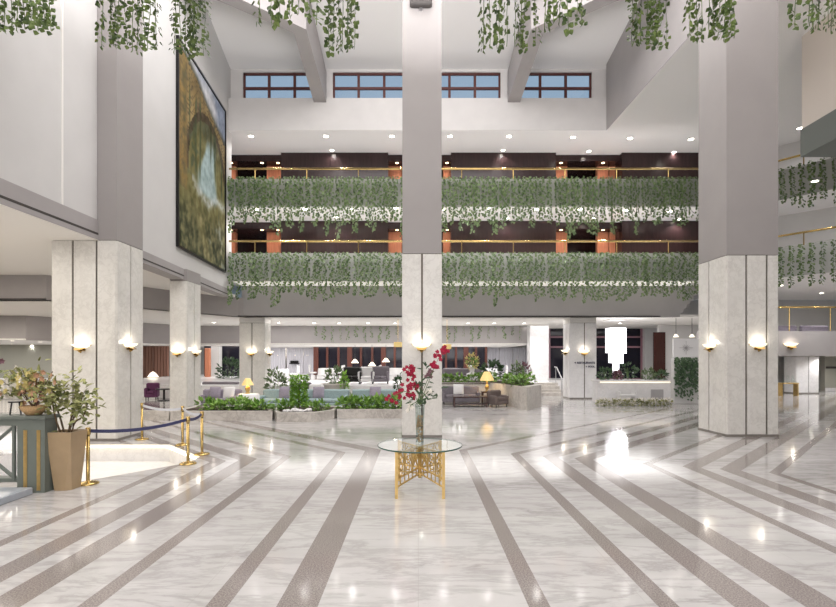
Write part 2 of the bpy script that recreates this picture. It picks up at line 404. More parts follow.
# left side walls
XA = -8.28
S('wall_left', MB().box(XA-.4, XA, -8, 12.9, 5.71, 19), M['wall2'])
S('trim_2', MB().box(XA-.42, XA+.03, -8, 12.9, 5.2, 5.71), M['grey'])
S('trim_3', MB().box(XA, XA+.034, -8, 12.9, 5.32, 5.375), M['slot'])
S('trim_4', MB().box(XA, XA+.012, 11.6, 11.66, 5.71, 19), M['ceilw'])
B0, B1 = (-8.37, 14.1), (-9.1, 24.0)
S('wall_left_far', MB().prism([B0, B1, (XL, 24.4), (XL-.4, 24.4), (-9.0, 14.1)], 5.45, 19), M['wall2'])
S('wall_corridor_end', MB().box(-12, -11.6, 24.2, 32, 5.9, 13.2), M['wall2'])
S('trim_5', MB().prism([(B0[0]+.03, B0[1]), (B1[0]+.03, B1[1]), (B1[0]-.4, B1[1]), (-8.9, 14.1)], 5.07, 5.45), M['grey'])
S('trim_6', MB().prism([(B0[0]+.036, B0[1]), (B1[0]+.036, B1[1]), (B1[0], B1[1]), (B0[0], B0[1])], 5.17, 5.215), M['slot'])
S('ceiling_aisle_left', MB().prism([(XA+.015, -8), (XA+.015, 13), (-8.42, 13), (B1[0]-.05, 24.2), (-9.1, 25), (-45, 25), (-45, -8)], 5.19, 5.3), M['ceilw'])
# balcony floors
C0, C1, C2 = (15.8, ZF), (19.3, 19.6), (28, 19.6)
edge = [(XL, ZF), C0, C1, C2]
def floor_slab(name, z0, z1, back=0.0):
    S(name, MB().prism([(-11.6, ZF+.2), (C0[0]+.1, ZF+.2), (C1[0]+.1, C1[1]+.2), (28, 19.8), (28, 32), (-11.6, 32)], z0, z1), M['ceil'])
for nm, z0, zt_, zs in (('upper', 9.45, 10.75, 10.2), ('lower', 5.87, 7.18, 6.65)):
    floor_slab('floor_gallery_'+nm, z0+.002, zs)
    S('wall_gallery_'+nm, MB().box(XL, C0[0], ZF, ZF+.2, z0, zt_), M['fascia' if nm == 'upper' else 'fascia2'])
    S('wall_gallery_bend_'+nm, MB().strip(edge[1:], z0, zt_, .2), M['fascia' if nm == 'upper' else 'fascia2'])
ZB = 25.8
lo = [(-9.2, ZB), (11.9, ZB)]
S('wall_back_beam', MB().box(-9.1, XX(680, ZB), ZB, ZB+.4, 4.27, 5.9), M['greyd'])
stp = MB()                                        # stepped end of the beam
x0 = XX(680, ZB); 
for k in range(5): stp.box(x0+k*.18, x0+(k+1)*.18, ZB, ZB+.4, ZZ(317-4.2*(k+1), ZB), 5.9)
S('wall_back_beam_end', stp, M['greyd'])
S('trim_7', MB().box(-9.1, XX(660, ZB), ZB-.04, ZB+.05, 4.27, 4.33), M['slot'])
# ground floor ceilings and beams
ga = [(13.8, ZB+.35), (-9.2, ZB+.1), (-13.6, 18.3), (-45, 18.3)]
S('wall_aisle_beam', MB().strip([(-9.0, ZB), (-9.2, ZB-.2), (-13.6, 18.3), (-45, 18.3)], 4.27, 5.25, -.4), M['grey'])
S('trim_8', MB().strip([(-9.0, ZB-.03), (-9.22, ZB-.23), (-13.62, 18.27), (-45, 18.27)], 4.27, 4.33, -.1), M['slot'])
S('ceiling_ground', MB().prism([(18, ZB+.1), (-9.2, ZB), (-13.6, 18.4), (-45, 18.4), (-45, 64), (18, 64)], 4.27, 4.4), M['ceilw'])
S('wall_inner_beam', MB().strip([(XX(540, 33), 33), (-15, 33), (-19.6, 25), (-45, 25)], 3.05, 4.28, -.4), M['grey'])
S('trim_9', MB().strip([(XX(540, 33), 32.97), (-15.02, 32.97), (-19.62, 24.97), (-45, 24.97)], 3.05, 3.12, -.1), M['ceilw'])
S('ceiling_inner', MB().prism([(XX(541, 33), 33.1), (-15, 33.1), (-19.6, 25.1), (-45, 25.1), (-45, 64), (XX(541, 33), 64)], 3.1, 3.2), M['ceilw'])
# enclosing walls
S('wall_back', MB().box(-46, 46, 46, 46.4, -.2, 5.3), M['wall2'])
S('wall_back_upper', MB().box(-11.6, 15.2, 29.4, 29.7, 5.9, 13.2), M['panelw'])
S('wall_back_upper_bend', MB().strip([(15.2, 29.4), (15.2, 28.0), (17.0, 27.6), (21.5, 22.6), (28, 22.6)], 5.9, 13.2, .3), M['wall2'])
S('wall_mezzanine_back', MB().box(18, 28, 32.1, 32.4, 2.4, 5.9), M['wall2'])
S('wall_entrance', MB().box(-46, 46, -8.4, -8, -.2, 19), M['wall'])
S('wall_far_left', MB().box(-46.4, -46, -8, 64, -.2, 5.3), M['wall2'])
S('wall_far_right', MB().box(28, 28.4, -8, 64, -.2, 13.5), M['wall2'])
# right upper wall with its parapet
S('wall_right', MB().box(13.05, 13.5, -8, 17, 9.9, hS+.02), M['beige'])
S('wall_right_parapet', MB().box(13.0, 20, -8, 17, 8.98, 9.9), M['greenwall'])
# corridor fronts: dark projecting panels and honey wood posts on both floors
for nm, (z0, z1) in (('top', (10.2, hS)), ('mid', (6.65, 9.45))):
    zl = 26.6
    n = 10 if nm == 'top' else 14
    for k, (a, b) in enumerate([(281, 388), (451, 556), (622, 716)]):
        S('wall_%s_panel_%s' % (nm, 'abc'[k]), MB().box(XX(a, zl), XX(b, zl), zl, zl+.9, z0, z1), M['panelw'])
    lowc = z1-.35
    for k, (a, b) in enumerate([(222, 281), (388, 451), (556, 622)]):
        S('ceiling_%s_recess_%s' % (nm, 'abc'[k]), MB().box(XX(a, zl), XX(b, zl), zl+.3, 29.4, lowc, z1), M['panelw'])
    for k, (a, b) in enumerate([(226, 236), (267, 281), (388, 402), (443, 450), (555, 567), (597, 608), (609, 621)]):
        pst = MB().bbox(XX(a, 27.6), XX(b, 27.6), 27.52, 27.85, z0, lowc, .03).build('corridor_post', M['orange'])
        tag(pst, 'honey wood pilaster on the %s gallery corridor, %s from the left' % ('top' if nm == 'top' else 'lower', ORD[k]), 'pilaster', 'wooden pilasters of the gallery corridors')
    # warm light in the recesses
# ------------------------------------------------------------------ columns
def column(label, x0, x1, y0, y1, mt, top, gf, gs, m='marble', base_h=.07, z0=0, cap=None):
    """marble clad column: x0..x1, y0..y1, marble up to mt, painted shaft above; gf / gs are joint places along front / side (0..1)"""
    cx, cy = (x0+x1)/2, (y0+y1)/2
    t = T('column', label, 'column', (cx, cy, z0))
    hx, hy = (x1-x0)/2, (y1-y0)/2; g = .026; th = .035; mt -= z0; cg = .03
    MB().box(-hx+th, hx-th, -hy+th, hy-th, 0, mt).build('core', M['joint'], t)
    edges = [-hx]+[-hx+2*hx*k for k in gf]+[hx]
    for side in (-1, 1):
        for i in range(len(edges)-1):
            a, b = edges[i]+(g if i else cg), edges[i+1]-(g if i < len(edges)-2 else cg)
            MB().box(a, b, side*hy-(th if side > 0 else 0), side*hy+(th if side < 0 else 0), base_h, mt-.02).build('marble_panel', M[m], t)
    edges = [-hy]+[-hy+2*hy*k for k in gs]+[hy]
    for side in (-1, 1):
        for i in range(len(edges)-1):
            a, b = edges[i]+(g if i else cg), edges[i+1]-(g if i < len(edges)-2 else cg)
            MB().box(side*hx-(th if side > 0 else 0), side*hx+(th if side < 0 else 0), a, b, base_h, mt-.02).build('marble_panel', M[m], t)
    MB().box(-hx-.006, hx+.006, -hy-.006, hy+.006, 0, base_h).build('plinth', M['plinth'], t)
    if top > mt+z0:
        MB().box(-hx+.01, hx-.01, -hy+.01, hy-.01, mt, top-z0).build('upper_shaft', M['shaft' if top-z0 > mt+.35 else 'ceilw'], t)
    return t
column('wide marble column at the left beside the sunken basin', -9.47, -7.77, 12.9, 14.15, 5.2, 18.5, [.33, .69], [.5])
column('narrower marble column standing behind the roped barrier', -9.2, -8.54, 18.5, 19.67, 5.02, 5.44, [], [.5])
column('middle column behind the glass flower table', XX(402, 13.5), XX(442, 13.5), 13.5, 14.6, ZZ(253.3, 13.5), 17.7, [.5], [.5])
column('broad marble column at the right of the hall', 8.4, 9.83, 13.62, 15.0, ZZ(254.7, 13.62), 17.7, [.38, .77], [.6])
column('short marble column behind the yellow lamp and shrubs', XX(237.8, 26), XX(263.5, 26), 26.2, 27.3, 4.0, 4.27, [.5], [.5])
column('short marble column with direction lettering', XX(570.8, 26), XX(598, 26), 26.2, 27.4, 4.0, 4.27, [.55], [.5], 'marble_far')
column('tall white pillar right of the restaurant panels', XX(530, 31.5), XX(549, 31.5), 31.5, 32.4, 4.2, 4.27, [], [], 'marble_far')
column('marble pillar in the right hand side aisle', XX(796, 30), XX(819, 30), 30, 31, 2.24, 2.25, [.55], [], 'marble_far')
# direction lettering on the short right column
def text(name, body, size, loc, m, parent=None, rot=(pi/2, 0, 0)):
    c = bpy.data.curves.new(name, 'FONT'); c.body = body; c.size = size; c.extrude = .006; c.offset = .007; c.materials.append(m)
    o = bpy.data.objects.new(name, c); COL.objects.link(o); o.location = loc; o.rotation_euler = rot
    bpy.context.view_layer.update(); dg = bpy.context.evaluated_depsgraph_get()
    me = bpy.data.meshes.new_from_object(o.evaluated_get(dg)); me.name = name; bpy.data.objects.remove(o); bpy.data.curves.remove(c)
    o = bpy.data.objects.new(name, me); COL.objects.link(o); o.location = loc; o.rotation_euler = rot
    if parent: o.parent = parent
    return o
sg = T('direction_sign', 'dark two line direction lettering with arrows on the short right column', 'sign', (XX(574, 26.18), 26.185, ZZ(365, 26.18)))
text('lettering', 'RESTAURANTS', .14, (.16, 0, .07), M['sign'], sg); text('lettering', 'POOL', .13, (.75, 0, -.13), M['sign'], sg)
MB().add([(0, 0, .12), (.11, 0, .07), (.11, 0, .17), (0, .006, .12), (.11, .006, .07), (.11, .006, .17)], [(0, 1, 2), (5, 4, 3), (0, 3, 4, 1), (1, 4, 5, 2), (2, 5, 3, 0)]).build('arrow', M['sign'], sg)
MB().add([(.6, 0, -.09), (.68, 0, -.13), (.68, 0, -.05), (.6, .006, -.09), (.68, .006, -.13), (.68, .006, -.05)], [(0, 1, 2), (5, 4, 3), (0, 3, 4, 1), (1, 4, 5, 2), (2, 5, 3, 0)]).build('arrow', M['sign'], sg)
# column flood light at the top of the middle column
fl = T('column_floodlight', 'small dark floodlight box high on the middle column', 'floodlight', (XX(421, 13.3), 13.48, ZZ(4, 13.3)))
MB().bbox(-.3, .3, -.18, 0, 0, .2, .03).build('housing', M['slot'], fl)
MB().box(-.04, .04, -.05, .03, -.05, .05).build('bracket', M['steel'], fl)

# ------------------------------------------------------------------ wall sconces
def sconce(label, x, y, z, rz, s=1.0, energy=3.2):
    """half bowl against a wall; rz=0 faces -Y"""
    t = T('wall_sconce', label, 'wall light', (x, y, z), 'brass and opal wall sconces', rz)
    prof = [(.0, 0), (.10*s, .02*s), (.2*s, .075*s), (.235*s, .12*s), (.22*s, .12*s), (.18*s, .08*s), (.09*s, .035*s), (0, .02*s)]
    MB().lathe(prof, (0, 0, 0), 16, pi, 2*pi).build('bowl', M['bowl'], t, True)
    MB().tube([(0, -.04*s, -.1*s), (0, -.07*s, -.05*s), (0, -.1*s, .015*s)], [.015*s, .05*s, .13*s], 12).bbox(-.1*s, .1*s, -.03*s, 0, -.05*s, .06*s, .01).build('bracket', M['gold'], t)
    MB().tube([(sgn, -.0, .1*s) for sgn in (-.24*s, .24*s)], .014*s, 6).build('rim', M['gold'], t)
    light('sconce_glow', 'POINT', (0, -.14*s, .17*s), energy, WARM, t, shadow_soft_size=.06)
    return t
sconce('sconce on the front face of the wide left column', XX(82, 12.9), 12.895, ZZ(349, 12.9), 0)
sconce('sconce on the side face of the wide left column', -7.765, 13.4, ZZ(348, 13.4), pi/2)
sconce('sconce on the front of the narrower column behind the barrier', XX(178, 18.5), 18.495, ZZ(354, 18.5), 0, 1.1)
sconce('sconce on the side of the narrower column behind the barrier', -8.535, 19.1, ZZ(354, 19.1), pi/2, 1.1)
sconce('sconce on the middle column behind the flowers', XX(421.5, 13.5), 13.495, ZZ(348.5, 13.5), 0, 1.1)
sconce('sconce on the front face of the broad right column', XX(758, 13.6), 13.615, ZZ(348, 13.6), 0)
sconce('sconce on the left face of the broad right column', 8.395, 14.3, ZZ(348.5, 14.3), -pi/2)
sconce('sconce on the short column behind the yellow lamp', XX(250.5, 26), 26.195, ZZ(354, 26), 0, 1.3)
sconce('sconce on the right side of the short column behind the yellow lamp', XX(263.5, 26)+.005, 26.8, ZZ(354, 26.8), pi/2, 1.3)
sconce('sconce above the lettering on the short right column', XX(585, 26), 26.195, ZZ(353.5, 26), 0, 1.3)
sconce('sconce on the left side of the short right column', XX(570.8, 26)-.005, 26.7, ZZ(353, 26.7), -pi/2, 1.3)
for i, px in enumerate((279, 296, 308)):
    sconce('sconce among the white wall panels, %s of three from the left' % ORD[i], XX(px, 45.9), 45.98, ZZ(357, 45.9), 0, 1.5, 30)

# ------------------------------------------------------------------ railings
def railing(label, pts, z_floor, z_rail, step):
    t = T('balcony_railing', label, 'railing', (pts[0][0], pts[0][1], z_floor)); ox, oy = pts[0]
    L = [(p[0]-ox, p[1]-oy, z_rail-z_floor) for p in pts]
    MB().tube(L, .05, 8).build('handrail', M['gold'], t, True)
    for i in range(len(pts)-1):
        a, b = pts[i], pts[i+1]; n = max(1, int(math.hypot(b[0]-a[0], b[1]-a[1])/step))
        for k in range(n):
            u = (k+.5)/n; x, y = a[0]+(b[0]-a[0])*u-ox, a[1]+(b[1]-a[1])*u-oy
            MB().tube([(x, y, 0), (x, y, z_rail-z_floor)], .024, 6).build('post', M['gold'], t)
    return t
railing('brass handrail along the top gallery at the back', [(XL, ZF+.1), (C0[0], ZF+.1)], 10.72, ZZ(168, ZF), 2.3)
railing('brass handrail along the lower gallery at the back', [(XL, ZF+.1), (C0[0], ZF+.1)], 7.16, ZZ(240.7, ZF), 2.3)
railing('brass handrail of the top gallery on the right bend', [(C0[0]+.2, ZF), (C1[0]+.1, C1[1]+.1)], 10.72, ZZ(168, ZF), 1.3)
railing('brass handrail of the lower gallery on the right bend', [(C0[0]+.2, ZF), (C1[0]+.1, C1[1]+.1)], 7.16, ZZ(240.7, ZF), 1.3)

# ------------------------------------------------------------------ downlights
dl_proto = None
def downlight(label, x, y, z, group, energy, color=COOL, r=.1, m='bulb', spot=2.4):
    t = T('ceiling_downlight', label, 'downlight', (x, y, z), group)
    MB().lathe([(r*1.35, 0), (r*1.35, -.02), (r, -.022), (r, 0)], (0, 0, 0), 14).build('trim_ring', M['ceilw'], t)
    MB().lathe([(0, -.016), (r, -.016), (r, -.005), (0, -.005)], (0, 0, 0), 14).build('lens', M[m], t)
    if energy: light('downlight_beam', 'SPOT', (0, 0, -.04), energy, color, t, spot_size=spot, spot_blend=.6, shadow_soft_size=.08)
    return t
def row(pts, z, where, group, energy, **kw):
    pts = sorted(pts)
    for i, (px, py) in enumerate(pts):
        d = (z-H)*F/(HY-py)
        downlight('%s downlight from the left in %s' % (ORD[i] if i < 20 else 'last', where), XX(px, d), d, z, group, energy, **kw)
row([(251,136),(326,136),(392,136),(450,136),(509,136),(573,137),(630,138),(691,139)], hS, 'the front row of the top soffit', 'downlights in the top soffit', 130, r=.12)
row([(332,150),(503,150),(589,151),(674,152)], hS, 'the back row of the top soffit', 'downlights in the top soffit', 110)
row([(800,128)], hS, 'the soffit at far right', 'downlights in the top soffit', 130, r=.12)
row([(256,209),(305,209),(352,209),(396,208),(443,209),(488,208),(537,209),(580,209),(626,210),(670,211)], 9.45, 'the front row under the top gallery', 'downlights under the top gallery', 300, r=.12)
row([(336,217),(507,218),(593,218),(679,219)], 9.45, 'the back row under the top gallery', 'downlights under the top gallery', 130)
downlight('downlight under the right bend of the top gallery', XX(815, 20.6), 20.6, 9.45, 'downlights under the top gallery', 90, r=.12)
for nm, z in (('top', hS-.352), ('lower', 9.45-.352)):
    for i, px in enumerate((231, 262, 278, 397, 447, 561, 603)):
        d = 27.1
        downlight('small warm downlight over a %s corridor recess, %s from the left' % (nm, ORD[i]), XX(px, d), d, z, 'warm downlights over the corridor recesses', 28, (1, .8, .62), .08, 'bulbwarm', 2.0)
row([(214,322.3),(279,322.6),(314,322.8),(339,323),(368,323),(395,323),(468,323),(494,323),(524,323),(620,323)], 4.27, 'the ground floor soffit', 'downlights in the ground floor soffit', 230, r=.1)
for i, (px, d, z) in enumerate([(12,27,3.05),(40,29,3.05),(11,33,3.05),(32,36,3.05),(152,36,3.05),(208,36,3.05),(226,38,3.05),(318,37,3.05),(340,38,3.05),(380,37,3.05),(460,37,3.05),(480,38,3.05),(500,37,3.05)]):
    downlight('%s downlight from the left in the low lounge ceiling' % ORD[i], XX(px, d), d, 3.1, 'downlights in the low lounge ceiling', 60)
for i, (x, y, z, e) in enumerate([(18.5, 25.5, 5.868, 260), (21.5, 25.5, 5.868, 260), (20, 23, 5.868, 200), (23, 28.5, 5.868, 200), (19.5, 21.2, 9.448, 180)]):
    downlight('%s added downlight in the soffit of the right hand galleries' % ORD[i], x, y, z, 'added downlights of the right hand galleries', e, spot=2.7)  # lamps added to brighten the right gallery walls
light('gallery_fill', 'AREA', (2.5, 24.5, 7.0), 120, COOL, shape='RECTANGLE', size=24, size_y=.4, rot=(pi, 0, 0))  # unseen upward fill added behind the parapet to brighten the soffit
light('top_gallery_fill', 'AREA', (2.5, 24.5, 10.6), 60, COOL, shape='RECTANGLE', size=24, size_y=.4, rot=(pi, 0, 0))  # same added fill for the top soffit
# large fill lamps added under the aisle, lounge, restaurant and reception ceilings
light('aisle_beyond_fill', 'AREA', (-19, 21.7, 4.2), 420, WARM, shape='RECTANGLE', size=12, size_y=3)
light('aisle_wall_fill', 'AREA', (-27, 31, 3.06), 520, COOL, shape='RECTANGLE', size=16, size_y=7)
light('aisle_fill', 'AREA', (-14, 8, 5.15), 1000, WARM, shape='RECTANGLE', size=7, size_y=14)
light('lounge_fill', 'AREA', (-3, 29.5, 4.22), 330, COOL, shape='RECTANGLE', size=18, size_y=6)
light('restaurant_fill', 'AREA', (-5, 40.2, 3.06), 900, COOL, shape='RECTANGLE', size=26, size_y=9)
light('reception_fill', 'AREA', (11, 30, 4.2), 270, COOL, shape='RECTANGLE', size=8, size_y=6)
light('side_aisle_fill', 'AREA', (22, 22, 5.8), 110, COOL, shape='RECTANGLE', size=8, size_y=5)
# ================================================================== GREENERY
def ivy_mesh(name, L, step, leaf, m, seed, spread=.05, thin=.0, hook=0):
    rnd = random.Random(seed); b = MB(); x = y = 0; pts = []
    n = int(L/.12)
    for i in range(n+1):
        pts.append((x, y, -L*i/n)); x += rnd.uniform(-.012, .012); y += rnd.uniform(-.008, .008)
    b.tube(([(0, hook+.1, -.012), (0, hook, .0)] if hook else [])+pts, .006, 4)
    k = int(L/step)
    for i in range(k):
        u = (i+rnd.random()*.6)/k; 
        if rnd.random() < thin: continue
        p = pts[min(n, int(u*n))]; z = -L*u; a = rnd.uniform(0, 2*pi); ll = leaf*rnd.uniform(.75, 1.2)
        d = (cos(a), sin(a)*.7-.25, rnd.uniform(-1.6, -.7))
        o = spread*rnd.uniform(.2, 1)
        b.leaf((p[0]+cos(a)*o, p[1]+sin(a)*o*.6-.03, z), d, (rnd.uniform(-.3, .3), -1, .5), ll, ll*.95)
    me = bpy.data.meshes.new(name); me.from_pydata(b.v, [], b.f); me.materials.append(m); me.update()
    return me
def strand(me, x, y, z, label, group, rz=0, sz=1):
    o = bpy.data.objects.new('ivy_strand', me); COL.objects.link(o); o.location = (x, y, z); o.rotation_euler = (0, 0, rz); o.scale = (1, 1, sz)
    return tag(o, label, 'hanging ivy', group)
# near strands hanging from the bridge planter over the viewer
S('ceiling_bridge', MB().box(-9.4, 9.4, 7.7, 9.4, 9.45, 9.6), M['ceil'])
near = [ivy_mesh('ivy', L, .04, .095, M['ivy'], 20+i, .06) for i, L in enumerate((2.5, 2.35, 2.2, 2.05))]
clusters = [(-6, 53, 36, 9, 'ivy strand in the leafy clump at the top left corner', 8.3),
            (101, 157, 55, 10, 'ivy strand in the clump hanging before the wide left column', 9.0),
            (172, 207, 60, 7, 'ivy strand in the clump hanging before the tapestry', 9.2),
            (256, 322, 33, 7, 'short bright ivy strand in the sparse clump left of the roof beam end', 7.9),
            (326, 358, 56, 7, 'ivy strand in the long clump just left of the middle column', 8.8),
            (480, 536, 55, 9, 'ivy strand in the dense clump right of the middle column', 8.7),
            (541, 586, 41, 6, 'ivy strand in the loose clump over the right roof beam', 8.2),
            (630, 669, 53, 8, 'ivy strand in the clump left of the broad right column', 8.9),
            (689, 738, 44, 9, 'ivy strand in the clump hanging before the broad right column', 8.5),
            (794, 842, 35, 7, 'ivy strand in the leafy clump at the top right corner', 8.3)]
for a, b, yb, n, lab, d in clusters:
    for i in range(n):
        px = a+(b-a)*(i+.5)/n; dd = d+random.uniform(-.15, .15)
        zend = ZZ(yb-random.uniform(0, 9)*(2.2 if 'sparse' in lab or 'loose' in lab else 1), dd); me = random.choice(near); L = -min(v.co.z for v in me.vertices)
        strand(me, XX(px, dd), dd, 9.45, lab, 'ivy hanging from the bridge overhead: '+lab[14:], random.uniform(0, 6), (9.45-zend)/L)
# curtains of ivy down both galleries
gal = [ivy_mesh('gallery_ivy', 2.05, 0.027, .12, M['ivydark'], 50+i, .1, 0, .2) for i in range(5)]
gal2 = [ivy_mesh('gallery_ivy', 2.15, .03, .12, M['ivydark'] if i % 2 else M['ivyshade'], 60+i, .1, 0, .2) for i in range(5)]
for ztop, zlab, me_, y0, y1, gl in ((10.78, 'top', gal, 217, 243, 'ivy on the top gallery'), (7.2, 'lower', gal2, 290, 306, 'ivy on the lower gallery')):
    n = 82
    for i in range(n):
        x = -9.0+(C0[0]-1.9+9.0)*(i+.5)/n+random.uniform(-.05, .05)
        zend = ZZ(random.triangular(y0, y1, y0+5), ZF)
        strand(random.choice(me_), x, ZF-.23, ztop, 'ivy strand in the dense row down the %s back gallery front' % zlab, gl, random.uniform(-.5, .5), (ztop-zend)/2.12)
    for i in range(14):
        u = (i+.8)/15; x, y = C0[0]+(C1[0]-C0[0])*u, C0[1]+(C1[1]-C0[1])*u
        strand(random.choice(me_), x-.2, y-.16, ztop, 'ivy strand down the %s gallery front at the right bend' % zlab, gl+', right bend', random.uniform(-.5, .5), random.uniform(.75, 1.0))
low = [ivy_mesh('lounge_ivy', 1.0, .06, .13, M['ivyshade'], 80+i, .08) for i in range(3)]
k = 0
for a, b, n in ((312, 400, 11), (444, 540, 12)):
    for i in range(n):
        px = a+(b-a)*(i+.5)/n
        strand(random.choice(low), XX(px, 32.75), 32.75, 4.26, 'pale ivy strand over the inner lounge beam, %s the middle column' % ('left of' if a < 400 else 'right of'), 'ivy on the inner beam, '+('left' if a < 400 else 'right')+' half', random.uniform(0, 6), random.uniform(.55, 1.05))

def bush_mb(rx, ry, rz_, n, leaf, seed, z0=0, up=.4, shell=.5):
    rnd = random.Random(seed); b = MB()
    for i in range(n):
        a = rnd.uniform(0, 2*pi); c = rnd.uniform(-1, 1); r = rnd.uniform(shell, 1)**.6; s = sqrt(1-c*c)
        p = (rx*r*s*cos(a), ry*r*s*sin(a), z0+rz_*(1+r*c)); d = (s*cos(a)+rnd.uniform(-.6, .6), s*sin(a)+rnd.uniform(-.6, .6), c+up+rnd.uniform(-.5, .5))
        ll = leaf*rnd.uniform(.7, 1.25); b.leaf(p, d, (rnd.uniform(-1, 1), rnd.uniform(-1, 1), 1), ll, ll*.55)
    return b
def stems_mb(h, n, r, seed, spread=.3, z0=0):
    rnd = random.Random(seed); b = MB()
    for i in range(n):
        a = rnd.uniform(0, 2*pi); q = spread*rnd.uniform(.4, 1)
        b.tube([(0, 0, z0), (cos(a)*q*.4, sin(a)*q*.4, z0+h*.5), (cos(a)*q, sin(a)*q, z0+h)], [r, r*.8, r*.4], 5)
    return b
def fern(label, x, y, z, w, h, m='fern', n=90, leaf=.2, group='ferns in the long planter', seed=1, cat='plant', name='fern_plant'):
    t = T(name, label, cat, (x, y, z), group)
    bush_mb(w, w*.8, h/2, n, leaf, seed).build('foliage', M[m], t)
    stems_mb(h*.8, 6, .012, seed, w*.7).build('stems', M['greenstem'], t)
    return t

# ================================================================== LEFT FOREGROUND
# roped barrier
spots = [(88, 484), (188, 464), (202, 454.5), (182.6, 445), (142, 439.5)]
names = ['brass barrier post nearest the taupe pot', 'brass barrier post at the right tip of the basin, nearer one', 'brass barrier post at the right tip of the basin, further one',
         'brass barrier post behind the lit basin rim', 'brass barrier post furthest back, by the wide left column']
sp = []
for (px, py), lab in zip(spots, names):
    x, y, _ = G(px, py); sp.append((x, y))
    t = T('barrier_post', lab, 'barrier post', (x, y, 0), 'brass posts of the roped barrier')
    MB().lathe([(0, 0), (.165, 0), (.165, .02), (.14, .035), (.04, .05), (.03, .06)], (0, 0, 0), 24).build('base', M['gold'], t, True)
    MB().lathe([(.03, .045), (.03, .84), (0, .84)], (0, 0, 0), 14).build('pole', M['gold'], t, True)
    MB().lathe([(.038, .84), (.04, .85), (.04, .955), (.034, .965), (0, .965)], (0, 0, 0), 14).build('belt_head', M['gold'], t, True)
for (i, j), m, lab in (((0, 1), 'navy', 'navy barrier belt along the front of the basin'), ((1, 2), 'navy', 'short navy belt between the two posts at the basin tip'),
                       ((2, 3), 'pale', 'pale barrier belt behind the basin tip'), ((3, 4), 'pale', 'pale barrier belt running towards the wide left column')):
    a, b = sp[i], sp[j]; l = math.hypot(b[0]-a[0], b[1]-a[1]); d = ((b[0]-a[0])/l, (b[1]-a[1])/l); n_ = (-d[1]*.004, d[0]*.004)
    a = (a[0]+d[0]*.045, a[1]+d[1]*.045); b = (b[0]-d[0]*.045, b[1]-d[1]*.045); mb = MB(); vs = []; N = 12
    for k in range(N+1):
        u = k/N; sag = .1*(1-(2*u-1)**2)*min(1, l/2.5); x, y = a[0]+(b[0]-a[0])*u, a[1]+(b[1]-a[1])*u
        vs += [(x-n_[0], y-n_[1], .87-sag), (x+n_[0], y+n_[1], .87-sag), (x+n_[0], y+n_[1], .93-sag), (x-n_[0], y-n_[1], .93-sag)]
    fs = [(0, 1, 2, 3), (4*N+3, 4*N+2, 4*N+1, 4*N)]
    for k in range(N):
        for q in range(4): fs.append((k*4+q, k*4+4+q, k*4+4+(q+1) % 4, k*4+(q+1) % 4))
    tag(mb.add(vs, fs).build('barrier_belt', M[m]), lab, 'barrier belt', 'belts of the roped barrier')

# tall tapered pot with a leafy shrub
x, y, _ = G(60.5, 491); y += .15
pt = T('potted_shrub', 'leafy shrub in a tall tapered taupe pot beside the green console', 'potted plant', (x, y, 0))
def facet_pot(hw, bw, h):
    b = MB(); t_ = [(-hw, -hw), (hw, -hw), (hw, hw), (-hw, hw)]; q = [(-bw*.8, -bw), (bw*.4, -bw), (bw, -bw*.6), (bw, bw), (-bw, bw), (-bw, -bw*.8)]
    vs = [(*p, h) for p in t_]+[(*p, 0) for p in q]
    fs = [(0, 4, 5, 1)[::1], (1, 5, 6), (1, 6, 7, 2), (2, 7, 8, 3), (3, 8, 9, 0), (0, 9, 4), (9, 8, 7, 6, 5, 4)]
    b.add(vs, fs); w = .03
    rim = [(-hw+w, -hw+w), (hw-w, -hw+w), (hw-w, hw-w), (-hw+w, hw-w)]
    b.add([(*p, h) for p in t_]+[(*p, h) for p in rim]+[(*p, h-.12) for p in rim], [(0, 1, 5, 4), (1, 2, 6, 5), (2, 3, 7, 6), (3, 0, 4, 7), (4, 5, 9, 8), (5, 6, 10, 9), (6, 7, 11, 10), (7, 4, 8, 11)])
    return b
pot = facet_pot(.205, .135, .95).build('pot', M['taupe'], pt)
MB().box(-.17, .17, -.17, .17, .8, .84).build('soil', M['soil'], pt)
stx = [(-.1, -.05, -.05, -.1), (0, .02, .2, .08), (.06, 0, .3, .0), (-.02, .05, .08, .12), (-.08, .05, -.24, .05)]
tips = []
for k, (sx, sy, tx, ty) in enumerate(stx):
    hh = .82+[.75, .72, .62, .92, .8][k]
    MB().tube([(sx*.5, sy*.5, .82), (sx+tx*.25, sy+ty*.3, 1.1), (sx+tx*.7, sy+ty*.7, hh-.25), (sx+tx, sy+ty, hh)], [.016, .014, .011, .006], 6).build('stem', M['stem'], pt)
    tips.append((sx+tx*.8, sy+ty*.8, hh-.12))
fo = MB(); rnd = random.Random(3)
for (tx, ty, tz) in tips:
    for k in range(60):
        p = (tx-.02+rnd.gauss(0, .1), ty+rnd.gauss(0, .08), tz+rnd.gauss(0, .13)); fo.leaf(p, (rnd.uniform(-1, 1), rnd.uniform(-1, .6), rnd.uniform(-.5, .7)), (rnd.uniform(-.4, .4), -.5, 1), rnd.uniform(.09, .15), .075)
fo.build('foliage', M['olive'], pt)

